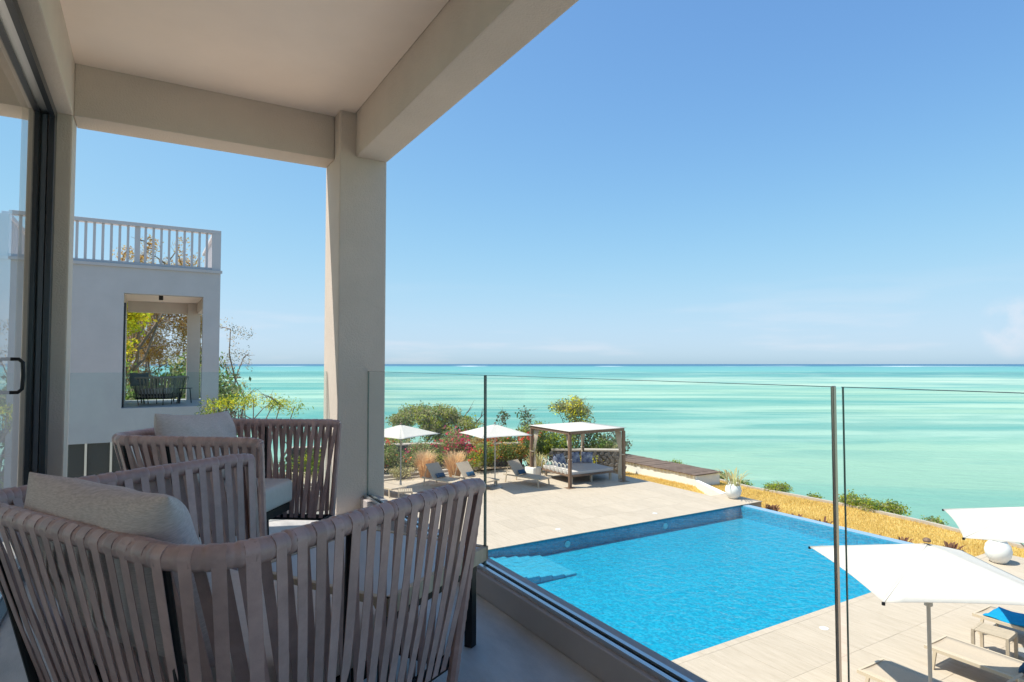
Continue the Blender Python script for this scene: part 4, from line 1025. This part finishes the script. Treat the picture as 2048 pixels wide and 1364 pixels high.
# dry grass clumps
def clump(x, y, z, h, r_, n, label, m='straw', name='grass_clump', cat='ornamental grass', group='dry fountain grass clumps', lean=.45, wd=.012, seed=1):
    t = empty(name, (x, y, z), 0, label, cat, group); g = np.random.default_rng(seed)
    a = g.uniform(0, 2*np.pi, n); rr = r_*.35*np.sqrt(g.random(n)); b = a+g.normal(0,.5,n); hh = h*g.uniform(.55,1.1,n); out_ = r_*g.uniform(.1,1.0,n)
    p0 = np.stack([rr*np.cos(a), rr*np.sin(a), np.zeros(n)], 1)
    def pt(f, droop): return p0+np.stack([np.cos(b)*out_*f**1.6, np.sin(b)*out_*f**1.6, hh*(f-droop*f**3)], 1)
    side = np.stack([-np.sin(b), np.cos(b), np.zeros(n)], 1)*wd/2
    A, B_, C_, E_ = pt(0,0), pt(.4,.1), pt(.8,.15), pt(1,.22)
    V = np.stack([A-side, A+side, B_+side, B_-side, C_+side, C_-side, E_], 1).reshape(-1,3); F = []
    for i in range(n): o = i*7; F += [(o,o+1,o+2,o+3),(o+3,o+2,o+4,o+5),(o+5,o+4,o+6)]
    me = bpy.data.meshes.new('blades'); me.from_pydata(V.tolist(), [], F); me.materials.append(M[m]); link('blades', me, t); return t
clump(10.2,24.3,D,1.35,.60,800,'dry straw coloured fountain grass behind the shaded lounger, the smaller clump',seed=1)
clump(10.95,22.95,D,1.45,.55,900,'tall dry straw coloured fountain grass between two loungers, the larger clump',seed=2)
clump(17.95+.15,14.9,D+.48,.70,.75,46,'spiky pale plant growing from the white vase on the paving corner','spike','spiky_plant','plant','plants in pots',wd=.035,seed=3)
clump(14.25,22.15,D+.42,1.15,.22,60,'upright snake like leaves growing in the cream planter','spike','potted_plant','plant','plants in pots',wd=.05,seed=4)
clump(15.0,23.0,D,1.0,.7,120,'arching long leaved plant behind the left cabana post','spike','potted_plant','plant','plants by the cabana',wd=.04,seed=5)
for i, (x, y, lb) in enumerate(((18.35,13.5,'dark reddish agave at the pool edge nearest the white vase'),(18.3,12.55,'second dark agave along the pool edge from the white vase'),(18.3,11.6,'third dark agave along the pool edge, left of the glass joint'),(18.3,9.85,'dark agave at the pool edge just right of the glass joint'),(18.3,9.3,'small dark agave between glass joint and parasol top'),(18.6,8.25,'dark agave showing above the near parasol slope'))):
    clump(x, y, LZ, (.50,.38,.46,.34,.42,.5)[i], (.34,.25,.36,.24,.3,.36)[i], (40,22,34,20,30,40)[i], lb, 'agave', 'agave', 'agave', 'agaves along the pool edge', wd=.06, seed=60+i)
# left side: tree at the corner of the neighbour, flame tree, trees seen through the opening
bl = [(g.uniform(-.9,.5), g.uniform(-.4,.4), g.uniform(3.6,8.4), .4, .4, .5) for _ in range(16)]
tree(3.6,32.0,EYE-6.2,8,bl,1500,.07,('leaf_grey','leaf_brown'),'thin half bare tree showing past the right corner of the neighbouring villa',41,.09,aspect=.25,bark='twig',twigs=5,spread=.10)
bl = [(t*.859,-t*.512,z_,r_,r_,.11) for t,z_,r_ in ((-1.15,3.42,.30),(-.75,3.52,.22),(-.35,3.50,.34),(-.1,3.58,.26),(.45,3.48,.30),(.62,3.40,.26),(1.0,3.36,.22),(-1.3,3.15,.2))]
tree(2.55,17.6,EYE-4.5,3,bl,2000,.05,('leaf_lime','leaf_green','leaf_yellow'),'flat topped flame tree with feathery yellow green leaves below the balcony end',42,.05,aspect=.22,bark='twig',twigs=3,spread=.16)
bl = [(g.uniform(-2.6,.7), g.uniform(-1.5,1.5), g.uniform(3.4,8.6), 1.0, 1.0, .8) for _ in range(22)]
tree(-1.4,33.0,EYE-5.2,8,bl,26000,.11,('leaf_yellow','leaf_yellow','leaf_lime','leaf_yellow'),'bright yellow green tree seen through the neighbouring balcony on the left',43,.08,spread=.12)
bl = [(g.uniform(-2.6,.9), g.uniform(-1.5,1.5), g.uniform(4.0,9.6), 1.0, 1.0, .9) for _ in range(26)]
tree(1.6,40.0,EYE-5.6,12,bl,24000,.12,('leaf_brown','leaf_orange','leaf_brown'),'tall brown feathery tree seen through the neighbouring balcony on the right',44,.07,aspect=.2,bark='twig',twigs=9,spread=.14)
bl = [(g.uniform(-3,3), g.uniform(-1.5,1.5), g.uniform(1.5,5.0), 1.2, 1.0, .9) for _ in range(18)]
tree(.2,29.5,EYE-5.2,5,bl,16000,.10,('leaf_green','leaf_dark','leaf_olive'),'dark green thicket low down behind the neighbouring balcony',45,.12)
bl = [(x_, g.uniform(-.6,.6), z_, .28, .3, .55) for x_, z_ in ((1.1,10.7),(1.3,10.2),(1.8,10.4),(2.2,11.2),(2.3,10.4),(2.9,10.3),(3.5,11.2),(3.6,10.4),(4.1,10.3))]
tree(-2.2,36.0,EYE-5.2,10,bl,1800,.08,('leaf_orange','leaf_brown'),'treetops showing behind the roof railing of the neighbouring villa',46,.12,aspect=.3,bark='twig',spread=.08)
bl = [(g.uniform(-1.5,2.0), g.uniform(-1,1), g.uniform(.6,2.6), .8, .7, .5) for _ in range(12)]
tree(5.0,27.2,EYE-6.3,3,bl,5200,.055,('leaf_green','leaf_lime','leaf_dark'),'dense green bushes behind the far armchair below the balcony',47,.05,name='shrub',cat='shrub')

# boat on the lagoon
bt = empty('boat', (62,560,ZSEA), R(8), 'small wooden outrigger boat far out on the lagoon at left', 'boat')
MB().add([(-7,0,1.2),(-5,-.8,.9),(5,-.8,.9),(7,0,1.2),(5,.8,.9),(-5,.8,.9),(-5.5,0,-.2),(5.5,0,-.2)], [(0,1,6),(1,2,7,6),(2,3,7),(3,4,7),(4,5,6,7),(5,0,6),(0,5,4,3,2,1)]).build('hull', M['brown'], bt)
MB().box(-2,-1.2,1.0,2,1.2,1.15).build('deck_cover', M['brown'], bt)
